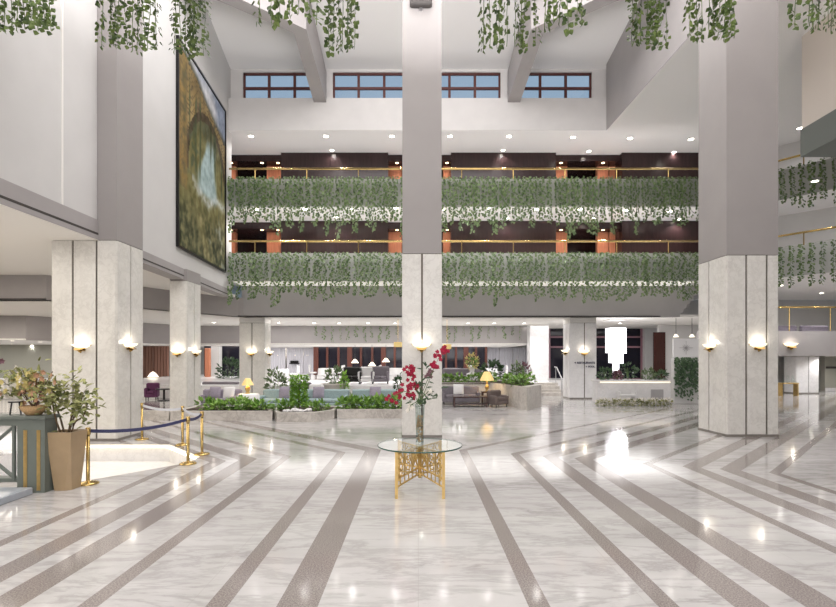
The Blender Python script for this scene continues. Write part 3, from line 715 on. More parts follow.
# sage green console with gold inlay
cx, cy = -7.45, 8.1
co = T('console_table', 'sage green console with brass inlay and crossed end frame under the flowers', 'console table', (cx, cy, 0))
x0, x1 = -1.6, 1.5; yf, yb = -.13, .15
MB().bbox(x0, x1+.03, yf-.04, yb+.04, 1.17, 1.23, .012).build('top', M['sage'], co)
MB().box(x0, x1, yf, yb, 1.07, 1.17).build('apron', M['sage'], co)
for k, (a, b) in enumerate(((x1-.44, x1), (x0, x0+.44))):
    lg = MB().box(a, b, yf, yb, 0, 1.07).build('leg', M['sage'], co)
    for u in (.3, .78):
        MB().box(a+(b-a)*u-.028, a+(b-a)*u+.028, yf-.008, yf+.01, .04, 1.0).build('brass_inlay', M['goldpaint'], lg)
MB().box(x0+.44, x1-.44, yf+.04, yb-.04, .16, .22).build('lower_shelf', M['sage'], co)
MB().box(x1-.54, x1-.5, yf+.02, yf+.06, .2, 1.07).box(x0+.5, x0+.54, yf+.02, yf+.06, .2, 1.07).build('upright', M['sage'], co)
a, b = x0+.52, x1-.52; q = MB()
for s0, s1 in ((a, (a+b)/2), ((a+b)/2, b)):
    q.tube([(s0, yf+.05, .22), ((s0+s1)/2, yf+.05, .62), (s1, yf+.05, 1.06)], .028, 6).tube([(s1, yf+.06, .22), (s0, yf+.06, 1.06)], .028, 6)
q.build('cross_frame', M['sage'], co)
stepo = MB().bbox(-9.4, -6.08, 6.7, 7.9, 0, .11, .012).build('stone_step', M['bluestone'])
tag(stepo, 'low blue grey stone step in front of the green console', 'step')
# bowl of flowers on the console
fx, fy = XX(34, 8.1), 8.1
bw = T('flower_bowl', 'straw bowl full of yellow, white and orange flowers on the green console', 'flower arrangement', (fx, fy, 1.23))
MB().lathe([(0, 0), (.1, 0), (.17, .08), (.19, .15), (.17, .15), (.1, .08), (0, .08)], (0, 0, 0), 20).build('bowl', M['wicker'], bw, True)
rnd = random.Random(11); 
for nm, m, n, cxs, r in (('foliage', 'olive', 170, -.12, .3), ('white_flower', 'whitepetal', 44, -.3, .22), ('yellow_flower', 'yellowpetal', 40, -.05, .26), ('orange_flower', 'orangepetal', 26, .02, .25), ('mauve_flower', 'mauve', 9, -.1, .24)):
    b = MB(); bloom = None
    for k in range(n):
        p = (cxs+rnd.gauss(0, r*.75), rnd.gauss(0, .12), .47+rnd.gauss(0, .15))
        if nm == 'foliage': b.leaf(p, (rnd.uniform(-1, 1), rnd.uniform(-1, .5), rnd.uniform(-.4, 1)), (0, -.5, 1), .13, .06)
        elif bloom is None:
            fl_ = MB()
            for j in range(6):
                a = j*pi/3; fl_.leaf((0, 0, 0), (cos(a), -.6, sin(a)), (0, -1, .2), .06, .05)
            bloom = fl_.build(nm, M[m], bw, False, p)
        else:
            c_ = bloom.copy(); COL.objects.link(c_); c_.location = p; c_.rotation_euler = (rnd.uniform(-.5, .5), rnd.uniform(0, 3), rnd.uniform(-.6, .6))
    if nm == 'foliage': b.build(nm, M[m], bw)
b = MB()
for k in range(12):
    a = rnd.uniform(-1, 1); b.tube([(0, 0, .1), (a*.2-.05, rnd.uniform(-.08, .08), .3), (a*.5-.12, rnd.uniform(-.1, .1), .5+rnd.random()*.3)], .006, 5)
b.build('stems', M['stem'], bw)
bs = T('bowl_stand', 'small black stand left of the straw flower bowl', 'stand', (fx-.3, fy, 1.23))
for sx in (-.06, .06): MB().tube([(sx*1.5, 0, 0), (sx, 0, .2)], .012, 6).build('leg', M['black'], bs)
MB().lathe([(0, .2), (.1, .2), (.1, .22), (0, .22)], (0, 0, 0), 14).build('plate', M['black'], bs)

# ================================================================== GLASS TABLE
tx, ty = .03, 8.2
tb = T('glass_table', 'round glass table on a gilded lattice base in the hall centre', 'table', (tx, ty, 0))
MB().lathe([(0, .715), (.69, .715), (.69, .735), (0, .735)], (0, 0, 0), 64).build('glass_top', M['tableglass'], tb)
MB().lathe([(.688, .714), (.694, .717), (.694, .733), (.688, .736)], (0, 0, 0), 64).build('glass_edge', M['glassedge'], tb, True)
def wing(sx, sy):
    """lattice panel from the hub to an outer leg"""
    ex, ey = sx*.36, sy*.55; L = math.hypot(ex, ey); ux, uy = ex/L, ey/L; b = MB()
    def bar(s0, z0, s1, z1, r=.013): b.tube([(ux*s0, uy*s0, z0), (ux*s1, uy*s1, z1)], r, 6)
    bar(0, .69, L, .69, .016); bar(0, .36, L, .30, .016); bar(0, .26, L, .17, .014); bar(.03, .22, .03, .70, .018)
    for k in range(1, 6):
        s = L*k/6; bar(s, .255-.085*k/6, s, .35-.05*k/6, .011)
    bar(L*.36, .33, L*.36, .69); bar(L*.68, .32, L*.68, .69)
    bar(L*.05, .68, L*.36, .36); bar(L*.36, .68, L*.1, .38, .01)
    for s, z, r in ((L*.52, .60, .06), (L*.52, .44, .055), (L*.84, .62, .05), (L*.84, .48, .055), (L*.84, .37, .045), (L*.2, .56, .07)):
        b.tube([(ux*(s+r*cos(2*pi*k/14)), uy*(s+r*cos(2*pi*k/14)), z+r*sin(2*pi*k/14)) for k in range(15)], .011, 5)
    return b.build('lattice_wing', M['goldpaint'], tb), (ex, ey)
for sx in (-1, 1):
    for sy in (-1, 1):
        _, (ex, ey) = wing(sx, sy)
        MB().box(ex-.022, ex+.022, ey-.022, ey+.022, 0, .712).build('leg', M['goldpaint'], tb)
MB().lathe([(0, .18), (.03, .19), (.045, .24), (.03, .3), (.03, .66), (.05, .7), (0, .712)], (0, 0, 0), 12).build('hub', M['goldpaint'], tb, True)
# vase
vz = .735
va = T('glass_vase', 'tall clear glass vase of amber pebbles on the glass table', 'vase', (tx, ty-.02, vz))
MB().lathe([(0, 0), (.062, 0), (.066, .02), (.068, .3), (.078, .6), (.084, .66), (.079, .66), (.073, .6), (.062, .3), (.06, .04), (0, .04)], (0, 0, 0), 28).build('glass_body', M['vaseglass'], va, True)
pb = MB(); rnd = random.Random(5)
for k in range(130):
    a = rnd.uniform(0, 2*pi); r = .05*sqrt(rnd.random()); z = .055+rnd.random()*.42; s = rnd.uniform(.009, .015)
    pb.lathe([(0, -s), (s*.8, -s*.5), (s, 0), (s*.8, s*.5), (0, s)], (r*cos(a), r*sin(a), z), 6)
pb.build('pebbles', M['pebble'], va, True)
# orchid branches: (tip px, tip py, label, flowers)
base = (tx, ty-.02, vz+.5)
def branch(label, path, blooms, m, leaves, seed, r=.038):
    rnd = random.Random(seed); t = T('cut_flower', label, 'flower', (base[0], base[1], base[2]), 'flower stems in the glass vase')
    pts = [(0, 0, -.4), (0, 0, .1)]+[((px-419.3)*.0163, dy, ZZ(py, 8.18)-base[2]) for px, py, dy in path]
    MB().tube(pts, .006, 6).build('stem', M['greenstem'], t)
    fb = MB()
    for px, py in blooms:
        c = ((px-419.3)*.0163, rnd.uniform(-.06, .04), ZZ(py, 8.18)-base[2])
        a0 = rnd.uniform(0, 6); tilt = rnd.uniform(-.3, .3)
        for j in range(5):
            a = a0+j*2*pi/5; fb.leaf(c, (cos(a), -.35+tilt, sin(a)), (0, -1, .3), r*rnd.uniform(.9, 1.25), r*.95)
        fb.lathe([(0, -.01), (.012, 0), (0, .012)], (c[0], c[1]-.02, c[2]), 6)
    if blooms: fb.build('blossoms', M[m], t)
    lb = MB()
    for px, py in leaves:
        c = ((px-419.3)*.0163, rnd.uniform(-.05, .05), ZZ(py, 8.18)-base[2])
        lb.leaf(c, (rnd.uniform(-1, 1), rnd.uniform(-.8, .3), rnd.uniform(-.2, 1)), (0, -.6, 1), rnd.uniform(.09, .16), .045)
    if leaves: lb.build('leaves', M['deepleaf'], t)
R = random.Random(9)
def scatter(pts, n, s): return [(p[0]+R.gauss(0, s), p[1]+R.gauss(0, s)) for p in pts for _ in range(n)]
branch('crimson orchid stem reaching high to the right', [(424, 392, -.03), (432, 372, -.02), (439, 356, 0), (445, 350, 0)], scatter([(437, 356), (442, 352), (446, 350), (433, 363), (435, 367)], 5, 2.2), 'red', [(428, 382), (426, 388)], 1)
branch('crimson orchid stem standing upright left of centre', [(417, 390, -.03), (412, 378, 0), (410, 370, 0), (411, 366, 0)], scatter([(411, 367), (408, 373), (412, 376), (413, 371)], 5, 2.2), 'red', [(416, 385)], 2)
branch('crimson orchid stem arching low to the left', [(414, 394, -.05), (404, 391, -.08), (396, 394, -.08), (388, 399, -.06)], scatter([(388, 398), (395, 396), (400, 392), (407, 389), (411, 385), (415, 388), (412, 395), (405, 397)], 5, 2.6), 'red', [(417, 398), (415, 400)], 3)
branch('mauve orchid stem right of the centre', [(422, 392, .02), (427, 380, .03), (431, 373, .02)], scatter([(431, 372), (428, 376)], 4, 2), 'mauve', [(424, 386), (426, 384)], 4, .035)
branch('pale green lily stem at the right of the vase', [(423, 396, -.04), (427, 392, -.05), (429, 389, -.05)], scatter([(428, 390), (430, 393)], 2, 1.5), 'whitepetal', scatter([(430, 398), (434, 397), (436, 388), (426, 399)], 3, 2.5), 5, .045)
branch('leafy green stem in the centre of the vase', [(420, 390, .03), (421, 378, .05), (422, 368, .05)], [], 'red', scatter([(420, 400), (421, 392), (419, 386), (422, 378), (421, 370), (416, 402), (425, 402)], 4, 2.4), 6)
branch('drooping white orchid stem at the left of the vase', [(415, 402, -.06), (410, 405, -.09), (409, 410, -.1)], scatter([(410, 405), (409, 410)], 3, 1.6), 'whitepetal', [(414, 400), (412, 402)], 7, .04)
# ================================================================== LOUNGE BEHIND THE PLANTER
def planter(label, poly, h, name='stone_planter', soil_in=.12):
    cx = sum(p[0] for p in poly)/len(poly); cy = sum(p[1] for p in poly)/len(poly)
    loc = [(p[0]-cx, p[1]-cy) for p in poly]; t = T(name, label, 'planter', (cx, cy, 0))
    MB().prism(loc, 0, h-.05).build('body', M['stone'], t)
    k = 1+.02/max(1, max(math.hypot(*p) for p in loc))
    ring = MB(); inn = [(p[0]*.9, p[1]*.84) for p in loc]; n = len(loc)
    vs = [(p[0]*k, p[1]*k, z) for z in (h-.05, h) for p in loc]+[(p[0], p[1], z) for z in (h, h-.05) for p in inn]
    fs = []
    for lv in range(3):
        for i in range(n): fs.append((lv*n+i, lv*n+(i+1) % n, lv*n+n+(i+1) % n, lv*n+n+i))
    ring.add(vs, fs).build('coping', M['stone'], t)
    MB().prism(inn, h-.06, h-.02).build('soil', M['soil'], t)
    return t
planter('long low stone planter behind the roped barrier', [(-8.5, 17.15), (-5.0, 17.15), (-5.2, 17.7), (-5.2, 19.0), (-8.5, 19.0)], .33)
planter('six sided stone planter bulging out around the tall topiary', [(-5.12, 17.7), (-4.72, 16.75), (-3.45, 16.75), (-2.95, 17.6), (-2.95, 19.0), (-5.12, 19.0)], .33)
planter('low stone planter just left of the middle column', [(-2.87, 17.75), (-.35, 17.75), (-.35, 19.0), (-2.87, 19.0)], .33)
S('trim_10', MB().box(-9.9, -8.55, 17.15, 17.45, 0, .33), M['stone'])
k = 0
for px in (205, 214, 222, 230, 239, 247, 256, 264):
    fern('%s fern from the left in the long low planter' % ORD[k], XX(px, 17.9), 17.9+random.uniform(-.2, .2), .3, .28, random.uniform(.26, .38), 'fern', 50, .2, 'ferns in the long low planter', k); k += 1
for q, px in enumerate((279, 287, 313, 322)):
    fern('low fern in the six sided planter, %s from the left' % ORD[q], XX(px, 17.6), 17.6, .3, .2, .3, 'fern', 60, .17, 'ferns round the topiary', 30+q)
for q, px in enumerate((345, 353, 361, 370, 379, 387, 395)):
    fern('%s fern from the left in the planter beside the middle column' % ORD[q], XX(px, 18.3), 18.3+random.uniform(-.15, .15), .3, .3, random.uniform(.3, .44), 'fern', 55, .22, 'ferns beside the middle column', 40+q)
tp = T('topiary_shrub', 'tall bright green column shaped topiary in the six sided planter', 'topiary', (XX(299, 17.9), 17.9, .3))
MB().tube([(0, 0, 0), (0, 0, .9)], .03, 6).build('trunk', M['stem'], tp)
tb_ = MB(); rnd = random.Random(77)
for i in range(1100):
    a = rnd.uniform(0, 2*pi); z = rnd.uniform(.08, 1.22); r = .28*(1+.12*sin(7*z))*(1 if z < .95 else 1.05-.6*(z-.95))*rnd.uniform(.55, 1)
    tb_.leaf((r*cos(a), r*sin(a), z), (cos(a), sin(a), rnd.uniform(-.2, 1)), (rnd.uniform(-.4, .4), rnd.uniform(-.4, .4), 1), .12, .075)
tb_.build('foliage', M['topiary'], tp)
rk = MB(); rnd = random.Random(4)
for i in range(9):
    s = rnd.uniform(.06, .12); rk.lathe([(0, -s*.5), (s, -s*.3), (s*1.1, 0), (s*.7, s*.5), (0, s*.6)], ((i-4)*.1, rnd.uniform(-.08, .08), s*.5), 8)
o = rk.build('pale_rocks', M['whitefab'], None, False, (XX(298, 17.3), 17.15, .31)); tag(o, 'heap of pale rocks at the foot of the tall topiary', 'rocks', None, 'stuff')

def sofa(name, label, x, y, w, dpt, h, fab, rz=0, seats=3, group=None, cat='sofa', legm='black', z=0, frame=False):
    t = T(name, label, cat, (x, y, z), group, rz)
    hw = w/2; ah = h*.72
    MB().bbox(-hw+.1, hw-.1, -dpt/2, dpt/2-.1, .12, .3, .03).build('base', M[fab], t)
    MB().bbox(-hw, hw, dpt/2-.2, dpt/2, .12, h, .05).build('backrest', M[fab], t)
    for s in (-1, 1): MB().bbox(s*hw-(.14 if s > 0 else 0), s*hw+(.14 if s < 0 else 0), -dpt/2, dpt/2-.18, .12, ah, .04).build('armrest', M[fab], t)
    iw = (w-.28)/seats
    for k in range(seats): MB().bbox(-hw+.14+iw*k+.005, -hw+.14+iw*(k+1)-.005, -dpt/2+.01, dpt/2-.2, .3, .45, .04).build('seat_cushion', M[fab], t)
    for sx in (-1, 1):
        for sy in (-1, 1): MB().tube([(sx*(hw-.08), sy*(dpt/2-.08), 0), (sx*(hw-.08), sy*(dpt/2-.08), .13)], .025, 6).build('leg', M[legm], t)
    return t
def cushion(label, x, y, z, m, rz=0, s=.24):
    b = MB(); N = 8; vs = []
    for i in range(N+1):
        for j in range(N+1):
            u, v = 2*i/N-1, 2*j/N-1; th = .075*((1-u*u)*(1-v*v))**.5
            vs.append((u*s, -th, v*s+s))
    n = len(vs); vs += [(a, -b_, c) for a, b_, c in vs]; fs = []
    for i in range(N):
        for j in range(N):
            q = (i*(N+1)+j, (i+1)*(N+1)+j, (i+1)*(N+1)+j+1, i*(N+1)+j+1); fs += [q, tuple(a+n for a in q[::-1])]
    o = b.add(vs, fs).build('cushion', M[m], None, True, (x, y, z)); o.rotation_euler = (-.25, 0, rz)
    return tag(o, label, 'cushion', 'scatter cushions on the lounge sofas')
ys = 20.6
for i, (a, b, m, lab) in enumerate([(196, 236, 'lilac', 'lilac grey sofa at the left behind the ferns'), (258, 300, 'teal', 'teal sofa seen behind the ferns, left of the topiary'),
                             (303, 347, 'teal', 'teal sofa right of the topiary'), (350, 396, 'teal', 'teal sofa just left of the middle column')]):
    xa, xb = XX(a, ys), XX(b, ys)
    sofa('lounge_sofa', lab, (xa+xb)/2, ys+.4, xb-xa, .85, .82, m, 0, 3, 'sofas behind the long planter')
for px, m, lab in ((214, 'lilac', 'lilac cushion on the lilac grey sofa, left one'), (228, 'whitefab', 'white cushion on the lilac grey sofa, right one'), (284, 'lilac', 'lilac cushion on the teal sofa left of the topiary'),
                   (318, 'lilac', 'lilac cushion on the teal sofa right of the topiary'), (375, 'lilac', 'lilac cushion on the teal sofa by the middle column')):
    cushion(lab, XX(px, ys+.45), ys+.5, .46, m)
def table_lamp(label, x, y, z, h, r, m='shade', energy=18):
    t = T('table_lamp', label, 'table lamp', (x, y, z))
    MB().lathe([(0, 0), (.09, 0), (.1, .03), (.05, .06), (.1, .16), (.11, .22), (.06, .3), (.02, .34), (.02, h*.62), (0, h*.62)], (0, 0, 0), 16).build('base', M['goldpaint'], t, True)
    MB().lathe([(r, h*.55), (r*.9, h*.66), (r*.55, h*.9), (r*.38, h), (r*.36, h), (r*.53, h*.9), (r*.88, h*.66), (r*.97, h*.55)], (0, 0, 0), 24).build('lamp_shade', M[m], t, True)
    light('lamp_glow', 'POINT', (0, 0, h*.72), energy, (1, .8, .5), t, shadow_soft_size=.05)
def side_table(label, x, y, z, r, h, m, group=None):
    t = T('side_table', label, 'side table', (x, y, z), group)
    MB().lathe([(0, h-.04), (r, h-.04), (r, h), (0, h)], (0, 0, 0), 24).build('top', M[m], t)
    MB().lathe([(0, 0), (r*.75, 0), (r*.75, .03), (.05, .06), (.05, h-.04)], (0, 0, 0), 16).build('pedestal', M[m], t)
ct = T('cloth_table', 'round table with white cloth carrying the yellow lamp at left', 'table', (XX(247, 20.2), 20.4, 0))
MB().lathe([(.45, 0), (.43, .4), (.42, .66), (.38, .69), (0, .7)], (0, 0, 0), 24).build('cloth', M['whitefab'], ct, True)
MB().lathe([(0, 0), (.2, 0), (.2, .05), (.04, .08), (.04, .66)], (0, 0, 0), 12).build('pedestal', M['wood'], ct)
table_lamp('yellow shaded lamp on the white clothed table', XX(246, 20.2), 20.4, .7, .62, .24)
# inner platform
hp = .7
S('floor_platform', MB().prism([(-12.5, 26.4), (-6.6, 26.4), (.8, 26.4), (.8, 27.2), (5.9, 27.2), (5.9, 29.6), (8.2, 29.6), (8.2, 33), (10.6, 33), (10.6, 45.9), (-20, 45.9), (-20, 30)], 0, hp), M['marble_far'])
planter('angular stone planter wall with a sharp corner by the stairs', [(4.42, 20.3), (5.48, 22.2), (5.6, 27), (.9, 27), (.9, 24.3), (3.45, 24.1), (3.9, 22.9)], .97, 'corner_planter')
for q, (x, y, w, h, m) in enumerate([(4.45, 21.9, .4, .4, 'fern'), (4.9, 22.8, .42, .45, 'fern'), (4.4, 23.6, .45, .4, 'fern'), (3.6, 24.9, .45, .42, 'fern'), (2.8, 24.9, .4, .35, 'fern'), (2.0, 24.9, .4, .34, 'fern'), (1.4, 24.9, .35, .34, 'fern')]):
    fern('leafy plant on the angular planter wall, %s from the stairs' % ORD[q], x, y, .94, w, h, m, 90, .2, 'plants on the angular planter', 120+q)
for q, (px, d, lab) in enumerate([(517, 23.8, 'pale feathery plant on the angular planter, left one'), (524, 24.2, 'reddish feathery plant on the angular planter, right one')]):
    fern(lab, XX(px, d), d, .94, .3, .95, 'ivyshade' if q == 0 else 'mauve', 80, .2, 'feathery plants on the planter', 140+q)
fern('dark leafy bush behind the angular planter, right of the yellow flowers', XX(492, 25.8), 25.8, .94, .55, 1.0, 'deepleaf', 160, .26, 'bushes behind the lounge', 150, 'shrub', 'shrub')
# sofa group on the right
sofa('grey_sofa', 'grey upholstered sofa right of the middle column', XX(461, 23.2), 23.3, 1.75, .85, .82, 'greyfab', 0, 2)
cushion('white cushion on the grey sofa', XX(461, 23.2)-.1, 23.32, .46, 'whitefab')
cf = T('coffee_table', 'dark wooden coffee table before the grey sofa', 'coffee table', (XX(470, 22.1), 22.1, 0))
MB().bbox(-.75, .75, -.35, .35, .42, .47, .01).build('top', M['wood'], cf); MB().box(-.7, .7, -.3, .3, .12, .15).build('lower_shelf', M['wood'], cf)
for sx in (-1, 1):
    for sy in (-1, 1): MB().box(sx*.7-.03, sx*.7+.03, sy*.3-.03, sy*.3+.03, 0, .42).build('leg', M['wood'], cf)
st = T('side_table', 'square wooden side table under the yellow lamp at right', 'side table', (XX(487, 23.1), 23.1, 0))
MB().bbox(-.25, .25, -.25, .25, .55, .6, .01).build('top', M['wood'], st)
for sx in (-1, 1):
    for sy in (-1, 1): MB().box(sx*.21-.025, sx*.21+.025, sy*.21-.025, sy*.21+.025, 0, .55).build('leg', M['wood'], st)
table_lamp('yellow shaded lamp on the wooden side table by the angular planter', XX(487, 23.1), 23.1, .6, .92, .33)
sofa('armchair', 'taupe armchair seen from the side before the angular planter', XX(497.5, 22.0), 22.0, .72, .72, .72, 'brownfab', -pi/2*.0+.5, 1, None, 'armchair')
# bowl planter, bush and booths on the platform
pr = T('round_planter', 'round pale stone planter on the restaurant terrace', 'planter', (XX(334, 25.6), 25.6, 0))
MB().lathe([(0, 0), (.55, 0), (.6, .75), (.66, .8), (.66, .86), (.56, .86), (.55, .8), (0, .8)], (0, 0, 0), 24).build('body', M['stone'], pr, True)
fern('bushy plant in the round pale planter', XX(335, 25.6), 25.6, .8, .5, .85, 'ivyshade', 150, .2, None, 160, 'shrub', 'shrub')
tv = fern('slim climbing plant right of the round planter', XX(344.5, 25.2), 25.2, 0, .16, 1.45, 'topiary', 130, .16, None, 161, 'plant', 'slim_plant')
fern('white flowering shrub left of the teal sofas', XX(276, 25.2), 25.2, 0, .5, 1.6, 'ivyshade', 240, .2, None, 162, 'shrub', 'shrub')
fern('dark shrub behind the middle column edge', XX(399, 23.8), 23.8, 0, .2, 1.4, 'deepleaf', 120, .18, None, 163, 'shrub', 'shrub')
# restaurant booths, tables, chairs
sofa('booth_bench', 'dark grey booth bench on the terrace, nearer the round planter', XX(352, 28), 28.2, 1.1, .8, .95, 'black', 0, 2, None, 'bench', 'black', hp)
sofa('booth_bench', 'pale booth bench on the terrace in the middle', XX(366, 28), 28.2, .9, .8, .95, 'whitefab', 0, 1, None, 'bench', 'black', hp)
sofa('booth_bench', 'grey booth bench on the terrace by the middle column', XX(380, 28), 28.2, 1.0, .8, .98, 'greyfab', 0, 2, None, 'bench', 'black', hp)
sofa('booth_bench', 'long grey booth bench right of the middle column', XX(463, 28.5), 28.7, 2.3, .8, .85, 'greyfab', 0, 3, None, 'bench', 'black', hp)
def chair_proto():
    t = T('dining_chair', 'white upholstered dining chair on the restaurant terrace', 'chair', (0, 0, 0), 'dining chairs on the terrace')
    MB().bbox(-.24, .24, -.24, .24, .4, .5, .03).build('seat', M['whitefab'], t); MB().bbox(-.24, .24, .18, .26, .48, .98, .03).build('backrest', M['whitefab'], t)
    for sx in (-1, 1):
        for sy in (-1, 1): MB().tube([(sx*.2, sy*.2, 0), (sx*.2, sy*.2, .42)], .02, 6).build('leg', M['wood'], t)
    return t
cp = None
tabs = [(-8.6, 31), (-6.2, 34), (-3.6, 31.5), (-1.4, 34.5), (2.3, 33.5), (4.6, 32.5)]
for i, (x, y) in enumerate(tabs):
    t = T('dining_table', '%s white clothed dining table from the left on the restaurant terrace' % ORD[i], 'table', (x, y, hp), 'dining tables on the terrace')
    MB().lathe([(.62, .3), (.6, .6), (.58, .74), (.55, .76), (0, .76)], (0, 0, 0), 20).build('cloth', M['whitefab'], t, True)
    MB().lathe([(0, 0), (.25, 0), (.25, .04), (.05, .07), (.05, .74)], (0, 0, 0), 12).build('pedestal', M['wood'], t)
    for s, nm in ((-1, 'left'), (1, 'right')):
        lab = 'white dining chair at the %s of the %s terrace table from the left' % (nm, ORD[i])
        if cp is None: cp = chair_proto(); cp.location = (x+s*.95, y, hp); cp.rotation_euler = (0, 0, -s*pi/2); cp['label'] = lab
        else: dup(cp, (x+s*.95, y, hp), -s*pi/2, lab)
# back wall of the restaurant: dark bays between red brown posts
def bays(px0, px1, n, tagn, d=43.0):
    a, b = XX(px0, d), XX(px1, d)
    S('wall_restaurant_'+tagn, MB().box(a, b, d+.1, d+.4, hp, 3.1), M['night'])
    for k in range(n+1):
        x = a+(b-a)*k/n; w = .09+.12*((k*7) % 3 == 0)
        p = MB().bbox(x-w, x+w, d-.1, d+.1, hp, 3.1, .02).build('wood_post', M['redwood'])
        tag(p, 'red brown restaurant post %s the middle column, %s from the left' % ('left of' if px0 < 400 else 'right of', ORD[k]), 'post', 'red brown posts of the restaurant wall')
bays(316, 406, 8, 'a'); bays(436, 486, 5, 'b')
def pendant(label, x, y, ztop, zbot, r, m='shadew'):
    t = T('pendant_lamp', label, 'pendant lamp', (x, y, zbot))
    MB().lathe([(r, 0), (r*.5, r*.7), (.05, r), (.04, r), (r*.45, r*.65), (r*.95, 0)], (0, 0, 0), 16).build('lamp_shade', M[m], t, True)
    MB().tube([(0, 0, r*.95), (0, 0, ztop-zbot)], .012, 5).build('cord', M['black'], t)
for i, (px, py) in enumerate(((355, 363), (372, 366), (386, 362), (153, 377))):
    pendant(['white cone pendant over the terrace, leftmost of three', 'white cone pendant over the terrace, middle of three', 'white cone pendant over the terrace, nearest the middle column', 'white pendant before the brown curtain at left'][i],
            XX(px, 36), 36, 3.1, ZZ(py, 36), .28 if i < 3 else .38)
for px, py, lab in ((398, 347, 'square yellow lantern left of the middle column'), (447, 349, 'square yellow lantern right of the middle column')):
    d = 27.0; t = T('hanging_lantern', lab, 'lantern', (XX(px, d), d, ZZ(py, d)))
    MB().bbox(-.22, .22, -.22, .22, 0, .26, .03).build('shade', M['shade'], t); MB().tube([(0, 0, .26), (0, 0, 4.27-ZZ(py, d))], .012, 5).build('rod', M['gold'], t)
yf_ = T('flower_vase', 'vase of yellow flowers right of the middle column', 'flower arrangement', (XX(472, 27.6), 27.6, hp))
MB().lathe([(0, 0), (.3, 0), (.3, .6), (.12, .66), (.16, .95), (.14, .95), (0, .7)], (0, 0, 0), 16).build('vase', M['whitefab'], yf_, True)
bush_mb(.36, .3, .42, 140, .14, 9, .85).build('blossoms', M['yellowpetal'], yf_); bush_mb(.3, .3, .32, 60, .18, 10, .85).build('leaves', M['fern'], yf_)
# pale panels and curtains of the back wall
for i, (a, b) in enumerate(((270, 285), (287, 303), (304, 315), (488, 499), (500, 512), (513, 530))):
    d = 45.6; w = MB(); xa, xb = XX(a, d), XX(b, d); n = 14; pl = []
    for k in range(n+1): pl.append((xa+(xb-xa)*k/n, d+.07*(k % 2)))
    w.strip(pl, hp, 3.1, .05)
    tag(w.build('curtain', M['curtain']), '%s pale curtain from the left along the back wall' % ORD[i], 'curtain', 'pale curtains along the back wall')
bp = T('wall_shelf', 'black wall shelf between the white panels', 'shelf', (XX(294.5, 45.5), 45.5, ZZ(364, 45.5)))
MB().bbox(-.45, .45, -.12, .05, 0, .1, .02).build('board', M['black'], bp); MB().bbox(-.38, .38, -.1, .05, .1, .3, .05).build('ornament', M['black'], bp)
# left background: windows with plants, curtain, purple chair
S('window_5', MB().box(XX(204, 40), XX(241, 40), 40, 40.2, 0, 3.1), M['night'])
S('wall_left_pillar', MB().box(XX(211, 39), XX(219, 39), 39, 39.6, 0, 3.1), M['wall2'])
o = MB().bbox(XX(204.5, 38), XX(209.5, 38), 38, 38.3, 0, 2.9, .03).build('wood_post', M['orange']); tag(o, 'honey wood post right of the narrower marble column', 'post')
fern('large dark foliage plant before the night window at left', XX(229, 36), 36, 0, .8, 2.2, 'deepleaf', 240, .3, None, 170, 'shrub', 'shrub')
cu = MB(); pl = [(XX(143, 40)+k*.12, 40+.08*(k % 2)) for k in range(18)]; cu.strip(pl, 0, 3.1, .05)
tag(cu.build('curtain', M['browncurtain']), 'brown curtain between the two left marble columns', 'curtain')
sofa('armchair', 'purple armchair between the two left marble columns', XX(152, 26), 26, .62, .7, .85, 'purple', .3, 1, None, 'armchair')
side_table('dark round side table beside the purple armchair', XX(162, 25), 25.2, 0, .4, .6, 'black')
sofa('lounge_sofa', 'grey sofa beyond the lilac sofa at left', XX(217, 27), 27.2, 2.0, .85, .85, 'greyfab', 0, 2)
sofa('armchair', 'dark grey armchair left of the white flowering shrub', XX(300, 25), 25.4, .95, .8, .9, 'greyfab', .2, 1, None, 'armchair')
sofa('armchair', 'pale armchair right of the topiary', XX(313, 24.4), 24.4, .8, .8, .85, 'whitefab', -.4, 1, None, 'armchair')
# far left wall panel and counter behind the flowers
S('wall_aisle_left', MB().box(-45, XX(60, 30), 36, 36.3, 0, 3.1), M['olivewall'])
wp = T('reception_counter', 'pale ribbed counter behind the flowers at far left', 'counter', (XX(5, 26), 26, 0))
MB().bbox(-4, 2.9, 0, .7, 0, 1.0, .02).build('body', M['wall2'], wp); MB().bbox(-4.05, 2.95, -.05, .75, 1.0, 1.06, .01).build('top', M['marble_far'], wp)
rb = MB()
for k in range(34): rb.box(-3.9+k*.2, -3.82+k*.2, -.02, .01, .06, .95)
rb.build('ribs', M['ceilw'], wp)

# ================================================================== STAIRS AND RECEPTION
ss = T('staircase', 'short flight of stone steps up to the restaurant terrace', 'stairs', (7.35, 28.3, 0))
for k in range(4): MB().box(-.85, .85, k*.32, k*.32+.36+(.1 if k == 3 else 0), 0 if k == 0 else .175*k, .175*(k+1)).build('step', M['stone'], ss)
hr = T('stair_handrail', 'steel handrail on the left of the stone steps', 'handrail', (6.62, 28.4, 0))
MB().tube([(-.15, 1.7, 1.62), (0, 1.2, 1.62), (0, .9, 1.58), (.0, -.0, 1.0), (0, -.25, .95)], .035, 8).build('rail', M['steel'], hr, True)
for yy, z0, z1 in ((-.05, 0, .98), (.95, 0, 1.6), (1.6, .7, 1.62)): MB().tube([(-.0, yy, z0), (0, yy, z1)], .025, 6).build('post', M['steel'], hr)
hr2 = T('stair_handrail', 'steel handrail on the right of the stone steps', 'handrail', (8.1, 28.2, 0))
MB().tube([(0, 1.4, 1.62), (.0, 1.0, 1.6), (0, 0, 1.0), (0, -.25, .95)], .035, 8).build('rail', M['steel'], hr2, True)
for yy, z0, z1 in ((-.05, 0, .98), (1.2, .7, 1.62)): MB().tube([(0, yy, z0), (0, yy, z1)], .025, 6).build('post', M['steel'], hr2)
